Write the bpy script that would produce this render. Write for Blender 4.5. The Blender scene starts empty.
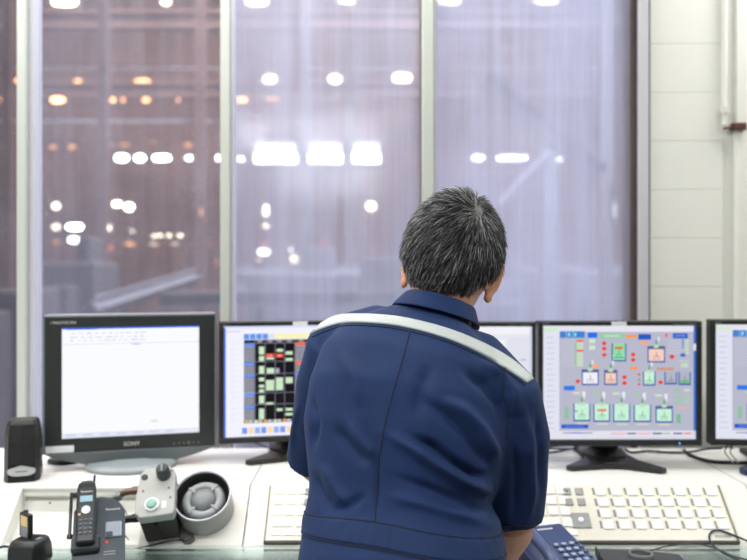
import bpy, bmesh, math, random
import numpy as np
from mathutils import Vector, Matrix, noise as mnoise
from mathutils.bvhtree import BVHTree

random.seed(7)
S = bpy.context.scene
C = S.collection
PI = math.pi
V = Vector

# ------------------------------------------------------------------ camera model
F = 800.0          # focal length in pixels of a 747 px wide frame
CX, HY = 373.5, 265.0
H = 1.37           # eye height
CAM = V((0, 0, H))


def P(px, py, Y):
    return V(((px - CX) * Y / F, Y, H - (py - HY) * Y / F))


def on_plane(px, py, p0, n):
    d = V(((px - CX) / F, 1.0, -(py - HY) / F))
    t = (p0 - CAM).dot(n) / d.dot(n)
    return CAM + d * t


# ------------------------------------------------------------------ materials
def lin(c):
    return tuple((x / 12.92 if x <= 0.04045 else ((x + 0.055) / 1.055) ** 2.4) for x in [k / 255.0 for k in c])


MATS = {}


def mat(name, rgb, rough=0.5, metal=0.0, vary=0.06, scale=30.0, bump=0.0, bscale=200.0, spec=0.5, coat=0.0, stretch=None):
    """procedural Principled material; rgb is sRGB 0-255"""
    if name in MATS:
        return MATS[name]
    m = bpy.data.materials.new(name)
    m.use_nodes = True
    nt = m.node_tree
    b = nt.nodes['Principled BSDF']
    b.inputs['Roughness'].default_value = rough
    b.inputs['Metallic'].default_value = metal
    b.inputs['Specular IOR Level'].default_value = spec
    b.inputs['Coat Weight'].default_value = coat
    tc = nt.nodes.new('ShaderNodeTexCoord')
    mp = nt.nodes.new('ShaderNodeMapping')
    if stretch:
        mp.inputs['Scale'].default_value = stretch
    nt.links.new(tc.outputs['Object'], mp.inputs['Vector'])
    nz = nt.nodes.new('ShaderNodeTexNoise')
    nz.inputs['Scale'].default_value = scale
    nz.inputs['Detail'].default_value = 4
    nt.links.new(mp.outputs['Vector'], nz.inputs['Vector'])
    cr = nt.nodes.new('ShaderNodeValToRGB')
    c = lin(rgb)
    cr.color_ramp.elements[0].position = 0.3
    cr.color_ramp.elements[1].position = 0.7
    cr.color_ramp.elements[0].color = (*[x * (1 - vary) for x in c], 1)
    cr.color_ramp.elements[1].color = (*[min(1, x * (1 + vary)) for x in c], 1)
    nt.links.new(nz.outputs['Fac'], cr.inputs['Fac'])
    nt.links.new(cr.outputs['Color'], b.inputs['Base Color'])
    if bump > 0:
        n2 = nt.nodes.new('ShaderNodeTexNoise')
        n2.inputs['Scale'].default_value = bscale
        n2.inputs['Detail'].default_value = 3
        nt.links.new(mp.outputs['Vector'], n2.inputs['Vector'])
        bp = nt.nodes.new('ShaderNodeBump')
        bp.inputs['Strength'].default_value = bump
        bp.inputs['Distance'].default_value = 0.002
        nt.links.new(n2.outputs['Fac'], bp.inputs['Height'])
        nt.links.new(bp.outputs['Normal'], b.inputs['Normal'])
    MATS[name] = m
    return m


def emit(name, rgb, strength, sample=False):
    if name in MATS:
        return MATS[name]
    m = bpy.data.materials.new(name)
    m.use_nodes = True
    nt = m.node_tree
    nt.nodes.remove(nt.nodes['Principled BSDF'])
    e = nt.nodes.new('ShaderNodeEmission')
    e.inputs['Color'].default_value = (*lin(rgb), 1)
    e.inputs['Strength'].default_value = strength
    nt.links.new(e.outputs[0], nt.nodes['Material Output'].inputs['Surface'])
    if not sample:
        m.cycles.emission_sampling = 'NONE'
    MATS[name] = m
    return m


def screen_mat():
    m = bpy.data.materials.new('lit_screen')
    m.use_nodes = True
    nt = m.node_tree
    nt.nodes.remove(nt.nodes['Principled BSDF'])
    a = nt.nodes.new('ShaderNodeAttribute')
    a.attribute_name = 'pixel'
    e = nt.nodes.new('ShaderNodeEmission')
    e.inputs['Strength'].default_value = 1.0
    g = nt.nodes.new('ShaderNodeBsdfGlossy')
    g.inputs['Roughness'].default_value = 0.35
    g.inputs['Color'].default_value = (0.02, 0.02, 0.02, 1)
    ad = nt.nodes.new('ShaderNodeAddShader')
    nt.links.new(a.outputs['Color'], e.inputs['Color'])
    nt.links.new(e.outputs[0], ad.inputs[0])
    nt.links.new(g.outputs[0], ad.inputs[1])
    nt.links.new(ad.outputs[0], nt.nodes['Material Output'].inputs['Surface'])
    return m


# ------------------------------------------------------------------ object helpers
def link(name, me, parent=None, mats=None, smooth=False):
    o = bpy.data.objects.new(name, me)
    C.objects.link(o)
    if parent is not None:
        o.parent = parent
    for m in (mats or []):
        me.materials.append(m)
    if smooth:
        me.polygons.foreach_set('use_smooth', [True] * len(me.polygons))
    return o


def obj(name, bm, m, parent=None, smooth=False, angle=None):
    me = bpy.data.meshes.new(name)
    bmesh.ops.recalc_face_normals(bm, faces=bm.faces[:])
    if angle is not None:
        for f in bm.faces:
            f.smooth = True
        for e in bm.edges:
            if len(e.link_faces) == 2:
                if e.calc_face_angle(0) > angle:
                    e.smooth = False
    bm.to_mesh(me)
    bm.free()
    return link(name, me, parent, m if isinstance(m, list) else [m], smooth)


def tag(o, label, cat, group=None, kind=None):
    if label:
        o['label'] = label
    if cat:
        o['category'] = cat
    if group:
        o['group'] = group
    if kind:
        o['kind'] = kind
    return o


def thing(name, label, cat, loc=(0, 0, 0), rot=(0, 0, 0), group=None):
    o = bpy.data.objects.new(name, None)
    o.empty_display_size = 0.05
    C.objects.link(o)
    o.location = loc
    o.rotation_euler = rot
    return tag(o, label, cat, group)


def struct(name, bm, m, **k):
    o = obj(name, bm, m, **k)
    o['kind'] = 'structure'
    return o


def BM():
    return bmesh.new()


def box(bm, lo, hi, bev=0.0, seg=2, mi=0, M=None):
    lo, hi = V(lo), V(hi)
    r = bmesh.ops.create_cube(bm, size=1.0)
    vs = r['verts']
    for v in vs:
        v.co = V(((v.co.x + .5) * (hi.x - lo.x) + lo.x, (v.co.y + .5) * (hi.y - lo.y) + lo.y, (v.co.z + .5) * (hi.z - lo.z) + lo.z))
    fs = list({f for v in vs for f in v.link_faces})
    if bev > 0:
        es = list({e for v in vs for e in v.link_edges})
        rr = bmesh.ops.bevel(bm, geom=es, offset=bev, segments=seg, affect='EDGES', profile=0.5)
        vs = list({v for f in rr['faces'] for v in f.verts} | {v for v in vs if v.is_valid})
        fs = list({f for v in vs for f in v.link_faces})
    for f in fs:
        f.material_index = mi
    if M is not None:
        for v in vs:
            v.co = M @ v.co
    return vs


def frame_of(d):
    d = d.normalized()
    a = V((0, 0, 1)) if abs(d.z) < 0.9 else V((1, 0, 0))
    u = d.cross(a).normalized()
    return u, d.cross(u).normalized()


def loft(bm, rings, cap=True, mi=0, closed=False):
    rows = [[bm.verts.new(p) for p in r] for r in rings]
    n = len(rows[0])
    pairs = list(zip(rows, rows[1:]))
    if closed:
        pairs.append((rows[-1], rows[0]))
    for a, b in pairs:
        for i in range(n):
            f = bm.faces.new((a[i], a[(i + 1) % n], b[(i + 1) % n], b[i]))
            f.material_index = mi
    if cap and not closed:
        bm.faces.new(rows[0][::-1]).material_index = mi
        bm.faces.new(rows[-1]).material_index = mi


def tube(bm, pts, rad, n=10, cap=True, mi=0, flat=1.0):
    pts = [V(p) for p in pts]
    if not hasattr(rad, '__len__'):
        rad = [rad] * len(pts)
    rings = []
    u0 = None
    for i, p in enumerate(pts):
        d = (pts[min(i + 1, len(pts) - 1)] - pts[max(i - 1, 0)])
        if u0 is None:
            u0, _ = frame_of(d)
        d.normalize()
        u = (u0 - d * u0.dot(d)).normalized()
        w = d.cross(u)
        u0 = u
        rings.append([p + u * math.cos(2 * PI * k / n) * rad[i] + w * math.sin(2 * PI * k / n) * rad[i] * flat for k in range(n)])
    loft(bm, rings, cap, mi)


def capsule(bm, pts, rad, n=14):
    """tube whose ends are rounded"""
    pts = [V(p) for p in pts]
    rad = list(rad)
    d0 = (pts[0] - pts[1]).normalized()
    d1 = (pts[-1] - pts[-2]).normalized()
    A = [(pts[0] + d0 * rad[0] * math.sin(a), rad[0] * math.cos(a)) for a in (1.45, 1.1, 0.75, 0.4)]
    B = [(pts[-1] + d1 * rad[-1] * math.sin(a), rad[-1] * math.cos(a)) for a in (0.4, 0.75, 1.1, 1.45)]
    seq = A + list(zip(pts, rad)) + B
    tube(bm, [s[0] for s in seq], [s[1] for s in seq], n)


def spline(pts, sub=6):
    pts = [V(p) for p in pts]
    out = []
    n = len(pts)
    for i in range(n - 1):
        p0, p1, p2, p3 = pts[max(i - 1, 0)], pts[i], pts[i + 1], pts[min(i + 2, n - 1)]
        for k in range(sub):
            t = k / sub
            out.append(0.5 * ((2 * p1) + (p2 - p0) * t + (2 * p0 - 5 * p1 + 4 * p2 - p3) * t * t + (3 * p1 - p0 - 3 * p2 + p3) * t ** 3))
    out.append(pts[-1])
    return out


def lathe(bm, prof, n=32, M=None, mi=0, cap=True):
    """prof: (radius, z) list"""
    rings = []
    for r, z in prof:
        ring = [V((r * math.cos(2 * PI * k / n), r * math.sin(2 * PI * k / n), z)) for k in range(n)]
        if M is not None:
            ring = [M @ p for p in ring]
        rings.append(ring)
    loft(bm, rings, cap, mi)


def prism(bm, poly, d0, d1, axis='y', bev=0.0, mi=0, M=None):
    """poly: list of 2-D points (x,z for axis y; x,y for axis z); extruded from d0 to d1"""
    def mk(p, d):
        q = V((p[0], d, p[1])) if axis == 'y' else (V((p[0], p[1], d)) if axis == 'z' else V((d, p[0], p[1])))
        return M @ q if M is not None else q
    a = [bm.verts.new(mk(p, d0)) for p in poly]
    b = [bm.verts.new(mk(p, d1)) for p in poly]
    n = len(poly)
    fs = [bm.faces.new(a), bm.faces.new(b[::-1])]
    for i in range(n):
        fs.append(bm.faces.new((a[i], b[i], b[(i + 1) % n], a[(i + 1) % n])))
    for f in fs:
        f.material_index = mi
    if bev > 0:
        es = list({e for f in fs for e in f.edges})
        bmesh.ops.bevel(bm, geom=es, offset=bev, segments=2, affect='EDGES', profile=0.5)


def ellipsoid(bm, c, r, M=None, u=20, v=14):
    rr = bmesh.ops.create_uvsphere(bm, u_segments=u, v_segments=v, radius=1.0)
    for x in rr['verts']:
        p = V((x.co.x * r[0], x.co.y * r[1], x.co.z * r[2])) + V(c)
        x.co = M @ p if M is not None else p


def text_part(name, s, size, loc, m, parent, rot=(PI / 2, 0, 0), align='CENTER', depth=0.0004):
    cu = bpy.data.curves.new(name, 'FONT')
    cu.body = s
    cu.size = size
    cu.align_x = align
    cu.align_y = 'CENTER'
    cu.extrude = depth
    o = bpy.data.objects.new(name, cu)
    C.objects.link(o)
    bpy.context.view_layer.update()
    dg = bpy.context.evaluated_depsgraph_get()
    me = bpy.data.meshes.new_from_object(o.evaluated_get(dg))
    bpy.data.objects.remove(o)
    t = link(name, me, parent, None)
    me.materials.clear()
    me.materials.append(m)
    t.location = loc
    t.rotation_euler = rot
    return t


# ------------------------------------------------------------------ common materials
M_white = mat('white_laminate', (226, 225, 220), 0.42, vary=0.02, scale=6)
M_white2 = mat('white_enamel_panel', (222, 221, 215), 0.4, vary=0.03, scale=8)
M_recess = mat('recess_paint', (205, 203, 196), 0.5, vary=0.03)
M_black = mat('black_plastic', (24, 26, 26), 0.38, vary=0.1, bump=0.15, bscale=900)
M_nec = mat('black_monitor_plastic', (27, 30, 29), 0.42, vary=0.1, bump=0.1, bscale=900)
M_slate = mat('slate_grey_plastic', (88, 95, 98), 0.4, vary=0.05)
M_slate_l = mat('pale_slate_plastic', (140, 148, 152), 0.38, vary=0.05)
M_cable = mat('black_rubber_cable', (18, 20, 24), 0.5)
M_logo = mat('silver_lettering', (205, 207, 205), 0.35, vary=0.02)
M_logo_dim = mat('grey_lettering', (120, 126, 128), 0.4, vary=0.02)
M_sticker = mat('white_sticker', (228, 230, 232), 0.6, vary=0.03)
M_alu = mat('painted_aluminium', (184, 189, 182), 0.42, vary=0.03, stretch=(1, 1, 0.05))
M_alu_d = mat('lavender_grey_aluminium', (190, 190, 198), 0.42, vary=0.04, stretch=(1, 1, 0.05))
M_gasket = mat('brown_window_gasket', (74, 62, 56), 0.6, vary=0.15)
M_wall = mat('cream_white_wall_panel', (219, 220, 213), 0.55, vary=0.025, scale=3, bump=0.04, bscale=120)
M_screen = screen_mat()

# ------------------------------------------------------------------ the room
WY = 2.45          # window wall
SHELF_Z, CREASE_Y = 0.83, 1.97
TH = math.radians(42)
SL = 0.1685
DESK_Z, DESK_Y = SHELF_Z - SL * math.sin(TH), CREASE_Y - SL * math.cos(TH)
SN = V((0, -math.sin(TH), math.cos(TH)))
S0 = V((0, CREASE_Y, SHELF_Z))


def room():
    X0, X1, Y0, Z1 = -3.0, 3.0, -2.6, 2.75
    m_floor = mat('grey_vinyl_floor', (120, 122, 122), 0.4, vary=0.08, scale=4)
    m_ceil = mat('white_ceiling_tile', (200, 200, 198), 0.8, vary=0.03, bump=0.1)
    m_wl = mat('pale_painted_wall', (220, 221, 214), 0.6, vary=0.02, scale=3)
    b = BM(); box(b, (X0, Y0, -0.12), (X1, WY + .1, 0)); struct('floor', b, m_floor)
    b = BM(); box(b, (X0, Y0, Z1), (X1, WY + .1, Z1 + .1)); struct('ceiling', b, m_ceil)
    b = BM(); box(b, (X0 - .1, Y0, 0), (X0, WY + .1, Z1)); struct('wall_left', b, m_wl)
    b = BM(); box(b, (X1, Y0, 0), (X1 + .1, WY + .1, Z1)); struct('wall_right', b, m_wl)
    b = BM(); box(b, (X0, Y0 - .1, 0), (X1, Y0, Z1)); struct('wall_back', b, mat('grey_painted_wall', (150, 152, 150), .6))
    # window wall : low wall, header, and the clad wall right of the windows
    xr = (650 - CX) * WY / F
    b = BM()
    box(b, (X0, WY - .02, 0), (xr, WY + .14, 0.68))
    box(b, (X0, WY - .02, 2.45), (xr, WY + .14, Z1))
    box(b, (xr, WY + .02, 0), (X1, WY + .14, Z1))
    zs = [H - (y - HY) * WY / F for y in (44, 93, 141, 190, 238)]
    step = 0.1485
    z = zs[0] + 4 * step
    zz = []
    while z > -0.1:
        zz.append(z)
        z -= step
    xa, xb = xr, (722 - CX) * WY / F
    zz = [Z1] + [q for q in zz if 0.02 < q < Z1 - .02] + [0.0]
    for t, u in zip(zz, zz[1:]):
        box(b, (xa, WY - .004, u + .0003), (xb, WY + .02, t - .0003), 0.0008, 1)
    box(b, (xb, WY + .004, 0), ((734 - CX) * WY / F, WY + .02, Z1))
    # ribbed metal cladding further right
    x = (734 - CX) * WY / F
    while x < X1 - 0.07:
        box(b, (x, WY - .012, 0), (x + .062, WY + .02, Z1), 0.004, 1)
        x += .066
    struct('wall_front', b, M_wall)
    # mullions: two facets each, and the dark gasket at the right end
    k = 0
    for (p0, p1, two) in ((-188, -168, 1), (17, 31.5, 1), (220, 232.5, 0), (422, 437, 0), (640, 650, 2)):
        k += 1
        WF = WY - .03
        xa, xb = (p0 - CX) * WF / F, (p1 - CX) * WF / F
        b = BM()
        if two == 1:
            xm = xa + (xb - xa) * .62
            box(b, (xa, WY - .035, .68), (xm, WY + .05, 2.45), .003, 1, 0)
            box(b, (xm, WY - .012, .68), (xb, WY + .05, 2.45), .002, 1, 1)
        elif two == 0:
            box(b, (xa, WY - .03, .68), (xb - .009, WY + .05, 2.45), .003, 1, 0)
            box(b, (xb - .009, WY - .012, .68), (xb, WY + .05, 2.45), .002, 1, 1)
            box(b, (xa - .0025, WY - .004, .68), (xa, WY + .04, 2.45), 0, 1, 2)
        else:
            box(b, (xa, WY - .02, .68), (xb, WY + .1, 2.45), .003, 1, 1)
            box(b, (xa - .013, WY - .006, .68), (xa, WY + .1, 2.45), 0, 1, 2)
        struct('trim_%d' % k, b, [M_alu, M_alu_d, M_gasket])
    b = BM()
    box(b, (X0, WY - .045, .655), (xr, WY + .0, .685), .004)
    struct('trim_6', b, M_alu)
    # panes of dusty glass, dustier to the right
    spec = [(-3.0 + .01, (-178 - CX) * WY / F, .06, .04), ((-188 + 10 - CX) * WY / F, (27 - CX) * WY / F, .06, .04), ((28 - CX) * WY / F, (227 - CX) * WY / F, .105, .06),
            ((228 - CX) * WY / F, (430 - CX) * WY / F, .30, .15), ((431 - CX) * WY / F, (645 - CX) * WY / F, .53, .20)]
    for i, (xa, xb, dust, hz) in enumerate(spec):
        b = BM()
        box(b, (xa, WY + .022, .66), (xb, WY + .028, 2.47))
        struct('window_%d' % (i + 1), b, glass_mat('dusty_glass_%d' % i, dust, hz, i))


def glass_mat(name, dust, hz, seed):
    m = bpy.data.materials.new(name)
    m.use_nodes = True
    nt = m.node_tree
    N = nt.nodes.new
    nt.nodes.remove(nt.nodes['Principled BSDF'])
    L = nt.links.new
    tc = N('ShaderNodeTexCoord')
    mp = N('ShaderNodeMapping'); mp.inputs['Scale'].default_value = (26, 1, 0.9); mp.inputs['Location'].default_value = (seed * 3.1, 0, seed)
    L(tc.outputs['Object'], mp.inputs['Vector'])
    n1 = N('ShaderNodeTexNoise'); n1.inputs['Scale'].default_value = 1.0; n1.inputs['Detail'].default_value = 5; n1.inputs['Roughness'].default_value = .65
    L(mp.outputs['Vector'], n1.inputs['Vector'])
    mp2 = N('ShaderNodeMapping'); mp2.inputs['Scale'].default_value = (3.5, 1, 1.6); mp2.inputs['Location'].default_value = (seed * 1.7, 0, seed * 5)
    L(tc.outputs['Object'], mp2.inputs['Vector'])
    n2 = N('ShaderNodeTexNoise'); n2.inputs['Scale'].default_value = 1.0; n2.inputs['Detail'].default_value = 3
    L(mp2.outputs['Vector'], n2.inputs['Vector'])
    ad = N('ShaderNodeMath'); ad.operation = 'ADD'
    L(n1.outputs['Fac'], ad.inputs[0]); L(n2.outputs['Fac'], ad.inputs[1])
    mr = N('ShaderNodeMapRange')
    mr.inputs['From Min'].default_value = .6; mr.inputs['From Max'].default_value = 1.4
    mr.inputs['To Min'].default_value = dust * .45; mr.inputs['To Max'].default_value = dust * 1.55
    L(ad.outputs[0], mr.inputs['Value'])
    tr = N('ShaderNodeBsdfTransparent'); tr.inputs['Color'].default_value = (.97, .97, .97, 1)
    rf = N('ShaderNodeBsdfRefraction'); rf.inputs['IOR'].default_value = 1.25; rf.inputs['Roughness'].default_value = .58
    rf2 = N('ShaderNodeBsdfRefraction'); rf2.inputs['IOR'].default_value = 1.25; rf2.inputs['Roughness'].default_value = .32
    mr0 = N('ShaderNodeMixShader'); mr0.inputs[0].default_value = .55
    L(rf.outputs[0], mr0.inputs[1]); L(rf2.outputs[0], mr0.inputs[2])
    mx = N('ShaderNodeMixShader'); mx.inputs[0].default_value = hz
    L(tr.outputs[0], mx.inputs[1]); L(mr0.outputs[0], mx.inputs[2])
    df = N('ShaderNodeBsdfDiffuse'); df.inputs['Color'].default_value = (*lin((204, 208, 230)), 1)
    tl = N('ShaderNodeBsdfTranslucent'); tl.inputs['Color'].default_value = (*lin((204, 208, 230)), 1)
    md = N('ShaderNodeMixShader'); md.inputs[0].default_value = .4
    L(df.outputs[0], md.inputs[1]); L(tl.outputs[0], md.inputs[2])
    m2 = N('ShaderNodeMixShader')
    L(mr.outputs[0], m2.inputs[0]); L(mx.outputs[0], m2.inputs[1]); L(md.outputs[0], m2.inputs[2])
    L(m2.outputs[0], nt.nodes['Material Output'].inputs['Surface'])
    return m


# ------------------------------------------------------------------ console desk
def console():
    t = thing('control_desk', 'long white control room console with sloping front panel under the windows', 'desk', (0, 0, 0))
    X0, X1 = -1.75, 1.9
    seam = -0.303
    # rear shelf, in segments
    m_gap = mat('dark_seam', (120, 118, 112), .7)
    rx0, rx1 = (20 - CX) * 1.95 / F, (150 - CX) * 1.95 / F
    for (a, b_, rec) in ((X0, seam - .0012, True), (seam + .0012, X1, False)):
        b = BM(); box(b, (a, CREASE_Y + .001, SHELF_Z - .03), (b_, 2.36, SHELF_Z), .0025)
        obj('rear_shelf', b, M_white, t)
        b = BM()
        M = Matrix.Translation(S0) @ Matrix.Rotation(TH, 4, 'X')
        # local y uphill from -SL to 0
        if rec:
            lo = -.012
            box(b, (a, lo, -.02), (b_, 0, 0), .002, 1, 0, M)
            box(b, (a, -SL, -.02), (rx0, lo, 0), 0, 1, 0, M)
            box(b, (rx1, -SL, -.02), (b_, lo, 0), 0, 1, 0, M)
            box(b, (rx0 - .02, -SL + .0, -.062), (rx1 + .02, 0, -.042), 0, 1, 1, M)
            box(b, (rx0, lo - .0005, -.042), (rx1, lo + .006, -.0205), 0, 1, 1, M)
            box(b, (rx0 - .006, -SL, -.042), (rx0 + .0005, lo, -.0205), 0, 1, 1, M)
            box(b, (rx1 - .0005, -SL, -.042), (rx1 + .006, lo, -.0205), 0, 1, 1, M)
        else:
            box(b, (a, -SL, -.02), (b_, 0, 0), .002, 1, 0, M)
        obj('sloping_panel', b, [M_white2, M_white2], t)
    # screw holes on the recess plate
    Mr = Matrix.Translation(S0) @ Matrix.Rotation(TH, 4, 'X')
    for (px, py) in ((50, 503), (43, 538), (100, 505)):
        p = on_plane(px, py, S0 - SN * .0415, SN)
        b = BM(); lathe(b, [(.0024, -.001), (.0024, .0008), (.0012, .001)], 12, Matrix.Translation(p) @ Matrix.Rotation(TH, 4, 'X'))
        obj('screw_hole', b, mat('hole_black', (30, 28, 26), .7), t)
    # the angled joint at the right end of the shelf
    up = V((0, 0, 1))
    pa, pb = on_plane(664, 440, V((0, 0, SHELF_Z)), up), V((on_plane(743, 483, V((0, 0, SHELF_Z)), up).x, CREASE_Y, SHELF_Z))
    pc = on_plane(764, 530, S0, SN)
    for q0, q1, nn in ((pa, pb, up), (pb, pc, SN)):
        sd = (q1 - q0).cross(nn).normalized() * .0011
        b = BM(); loft(b, [[q + sd - nn * .001, q + sd + nn * .0003, q - sd + nn * .0003, q - sd - nn * .001] for q in (q0, q1)])
        obj('panel_joint', b, m_gap, t)
    b = BM(); box(b, (X0, 1.46, DESK_Z - .035), (X1, DESK_Y + .03, DESK_Z), .003)
    obj('writing_top', b, M_white, t)
    b = BM(); box(b, (X0, 1.86, 0.0), (X1, 2.30, DESK_Z - .036))
    obj('plinth', b, mat('console_plinth', (190, 190, 186), .5), t)
    for x in (X0 + .02, X1 - .06):
        b = BM(); box(b, (x, 1.49, 0.0), (x + .04, 1.86, DESK_Z - .036), .002)
        obj('side_panel', b, M_white2, t)
    # the mat and the glass sheet that lie on the writing top
    b = BM(); box(b, (-1.02, 1.50, DESK_Z + .0003), (1.2, DESK_Y - .012, DESK_Z + .002))
    o = obj('desk_mat', b, mat('grey_green_mat', (88, 102, 100), .5, vary=.1, scale=5))
    tag(o, 'grey-green desk mat under the glass sheet along the desk front edge', 'mat')
    b = BM(); box(b, (-1.02, 1.50, DESK_Z + .0021), (1.2, DESK_Y - .008, DESK_Z + .0085), .0012, 1)
    m = bpy.data.materials.new('green_edged_glass'); m.use_nodes = True
    nt = m.node_tree; nt.nodes.remove(nt.nodes['Principled BSDF'])
    tr = nt.nodes.new('ShaderNodeBsdfTransparent'); tr.inputs['Color'].default_value = (.93, .97, .96, 1)
    gl = nt.nodes.new('ShaderNodeBsdfGlossy'); gl.inputs['Roughness'].default_value = .2; gl.inputs['Color'].default_value = (.9, .95, .94, 1)
    fr = nt.nodes.new('ShaderNodeFresnel'); fr.inputs['IOR'].default_value = 1.5
    mx = nt.nodes.new('ShaderNodeMixShader')
    nt.links.new(fr.outputs[0], mx.inputs[0]); nt.links.new(tr.outputs[0], mx.inputs[1]); nt.links.new(gl.outputs[0], mx.inputs[2])
    nt.links.new(mx.outputs[0], nt.nodes['Material Output'].inputs['Surface'])
    o = obj('glass_sheet', b, m)
    tag(o, 'clear green-edged glass sheet on the desk front under the telephones', 'glass sheet')


GLASS_Z = DESK_Z + .0088


# ------------------------------------------------------------------ screens
def screen_mesh(name, w, h, rects, parent, loc):
    """rects: (u0,v0,u1,v1,rgb,layer[,round]) with v measured down; one flat lit surface"""
    bm = BM()
    col = bm.loops.layers.float_color.new('pixel')

    def put(poly, c, k):
        vs = [bm.verts.new(((u - .5) * w, -k * .00012, (.5 - v) * h)) for u, v in poly]
        f = bm.faces.new(vs)
        for l in f.loops:
            l[col] = (*lin(c), 1)
    for r in rects:
        u0, v0, u1, v1, c, k = r[:6]
        u0, u1 = max(0, u0), min(1, u1)
        if u1 <= u0:
            continue
        if len(r) > 6:
            cu, cv, ru, rv = (u0 + u1) / 2, (v0 + v1) / 2, (u1 - u0) / 2, (v1 - v0) / 2
            put([(cu + ru * math.cos(a * PI / 5), cv + rv * math.sin(a * PI / 5)) for a in range(10)], c, k)
        else:
            put([(u0, v1), (u1, v1), (u1, v0), (u0, v0)], c, k)
    me = bpy.data.meshes.new(name)
    bm.to_mesh(me)
    bm.free()
    o = link(name, me, parent, [M_screen])
    o.location = loc
    return o


def g_process(shift=0):
    """grey process overview with tanks"""
    R = []
    rnd = random.Random(3 + shift)

    def px(x0, y0, x1, y1, c, k=2, *a):
        R.append(((x0 - 33) / 512, (y0 - 55) / 372, (x1 - 33) / 512, (y1 - 55) / 372, c, k, *a))
    R.append((0, 0, 1, 1, (181, 182, 200), 0))
    R.append((0, 0, .985, .055, (226, 224, 234), 1))
    R.append((0, .05, .108, .985, (222, 223, 238), 1))
    R.append((.985, 0, 1, .985, (60, 110, 200), 1))
    R.append((.985, .16, 1, .22, (225, 225, 235), 2))
    R.append((.005, .02, .1, .05, (205, 232, 200), 2))
    R.append((0, .925, 1, 1, (222, 222, 234), 1))
    for k in range(18):
        R.append((.025, .1 + k * .047, .025 + rnd.uniform(.04, .06), .107 + k * .047, (190, 192, 208), 2))
    for x in (90, 112, 134, 153):
        px(x, 73, x + 20, 95, (66, 128, 205))
    px(117, 78, 124, 90, (130, 225, 245), 3); px(138, 78, 145, 90, (130, 225, 245), 3)
    px(183, 77, 215, 95, (30, 110, 235))
    px(222, 80, 308, 97, (150, 200, 165)); px(240, 86, 290, 91, (190, 225, 195), 3)
    px(310, 85, 348, 95, (250, 150, 80)); px(352, 83, 395, 101, (35, 85, 195)); px(360, 105, 382, 116, (250, 165, 105))
    px(442, 82, 450, 92, (240, 90, 70)); px(468, 80, 518, 97, (35, 90, 200)); px(475, 86, 510, 90, (120, 160, 225), 3)
    # tables of faint lines, pale green ladder
    for k in range(10):
        px(95, 104 + k * 9, 142, 106 + k * 9, (200, 201, 214))
    for k in range(11):
        px(146, 102 + k * 8, 168, 108 + k * 8, (200, 222, 190) if k not in (0, 4) else (245, 90, 55))
    px(140, 108, 145, 185, (140, 190, 150))
    for k in range(3):
        px(188, 98 + 22 * k, 208, 112 + 22 * k, (205, 226, 200) if k < 2 else (181, 182, 200))
    for k in range(5):
        px(452, 104 + k * 10, 500, 106 + k * 10, (205, 206, 218)); px(508, 102 + k * 10, 522, 108 + k * 10, (205, 220, 180))
    px(498, 100, 505, 130, (120, 150, 215)); px(493, 146, 510, 157, (60, 110, 205))
    px(488, 170, 525, 172, (215, 215, 225)); px(495, 178, 520, 192, (190, 215, 190))

    def tank(x0, y0, x1, y1, c, part=None, lid=True, dark=False):
        px(x0, y0, x1, y1, (34, 82, 170), 2)
        px(x0 + 4, y0, x1 - 4, y1 - 5, c, 3)
        if part:
            px(x0 + 4, (y0 + y1) / 2 + 5, x1 - 4, y1 - 5, part, 4)
        if dark:
            px(x0 + 4, y0, x1 - 4, y0 + 10, (80, 100, 140), 4)
        if lid:
            xm = (x0 + x1) / 2
            px(xm - 3, y0 - 20, xm + 3, y0 - 3, (85, 165, 110), 3)
            px(xm + 5, y0 - 30, xm + 11, y0 - 16, (226, 226, 236), 3)
            px(xm - 8, y0 - 5, xm + 8, y0 + 6, (190, 215, 190), 5)
        xm, ym = (x0 + x1) / 2, (y0 + y1) / 2
        q = tuple(int(v * .72) for v in c)
        px(xm - 12, ym + 6, xm + 12, ym + 9, q, 5); px(xm - 1, ym - 8, xm + 2, ym + 6, q, 5); px(xm - 14, ym + 14, xm + 14, ym + 16, q, 5)
    tank(263, 113, 312, 172, (140, 218, 168), (160, 226, 182), lid=False)
    px(273, 124, 301, 132, (240, 90, 60), 5); px(270, 157, 306, 161, (70, 150, 110), 5)
    tank(383, 122, 442, 176, (242, 204, 190), dark=True)
    tank(163, 198, 220, 250, (235, 235, 246), dark=True)
    tank(238, 200, 282, 250, (242, 204, 190), dark=True)
    tank(368, 205, 410, 252, (196, 238, 212))
    tank(440, 207, 482, 248, (176, 178, 196), lid=False)
    tank(487, 207, 528, 250, (172, 178, 192), (120, 200, 140), lid=False)
    for i, (x0, y0, x1, y1) in enumerate(((135, 310, 192, 368), (202, 312, 258, 370), (268, 312, 325, 371), (337, 315, 395, 371), (410, 318, 468, 373))):
        tank(x0, y0, x1, y1, (196, 238, 212), dark=(i == 4))
        px(x0 + 10, y1 + 5, x1 - 8, y1 + 9, (222, 214, 196))
        px(x0 - 2, y0 - 38, x0 + 22, y0 - 31, (205, 224, 190) if i % 2 == 0 else (160, 200, 165))
        px(x0 + 30, y0 - 40, x0 + 40, y0 - 25, (230, 230, 240), 3)
    px(215, 328, 246, 335, (245, 100, 75), 6); px(140, 333, 150, 337, (60, 140, 220), 6)
    for (x, y, r) in ((238, 113, 8), (238, 130, 8), (238, 151, 8), (335, 150, 8), (335, 167, 8), (465, 157, 9), (306, 224, 8), (306, 243, 8), (355, 215, 5), (355, 247, 5), (427, 241, 8), (150, 237, 8)):
        px(x - r, y - r * .8, x + r, y + r * .8, (235, 62, 42), 4, 1)
    px(355 - 4, 228, 355 + 4, 236, (110, 170, 130), 4)
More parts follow.
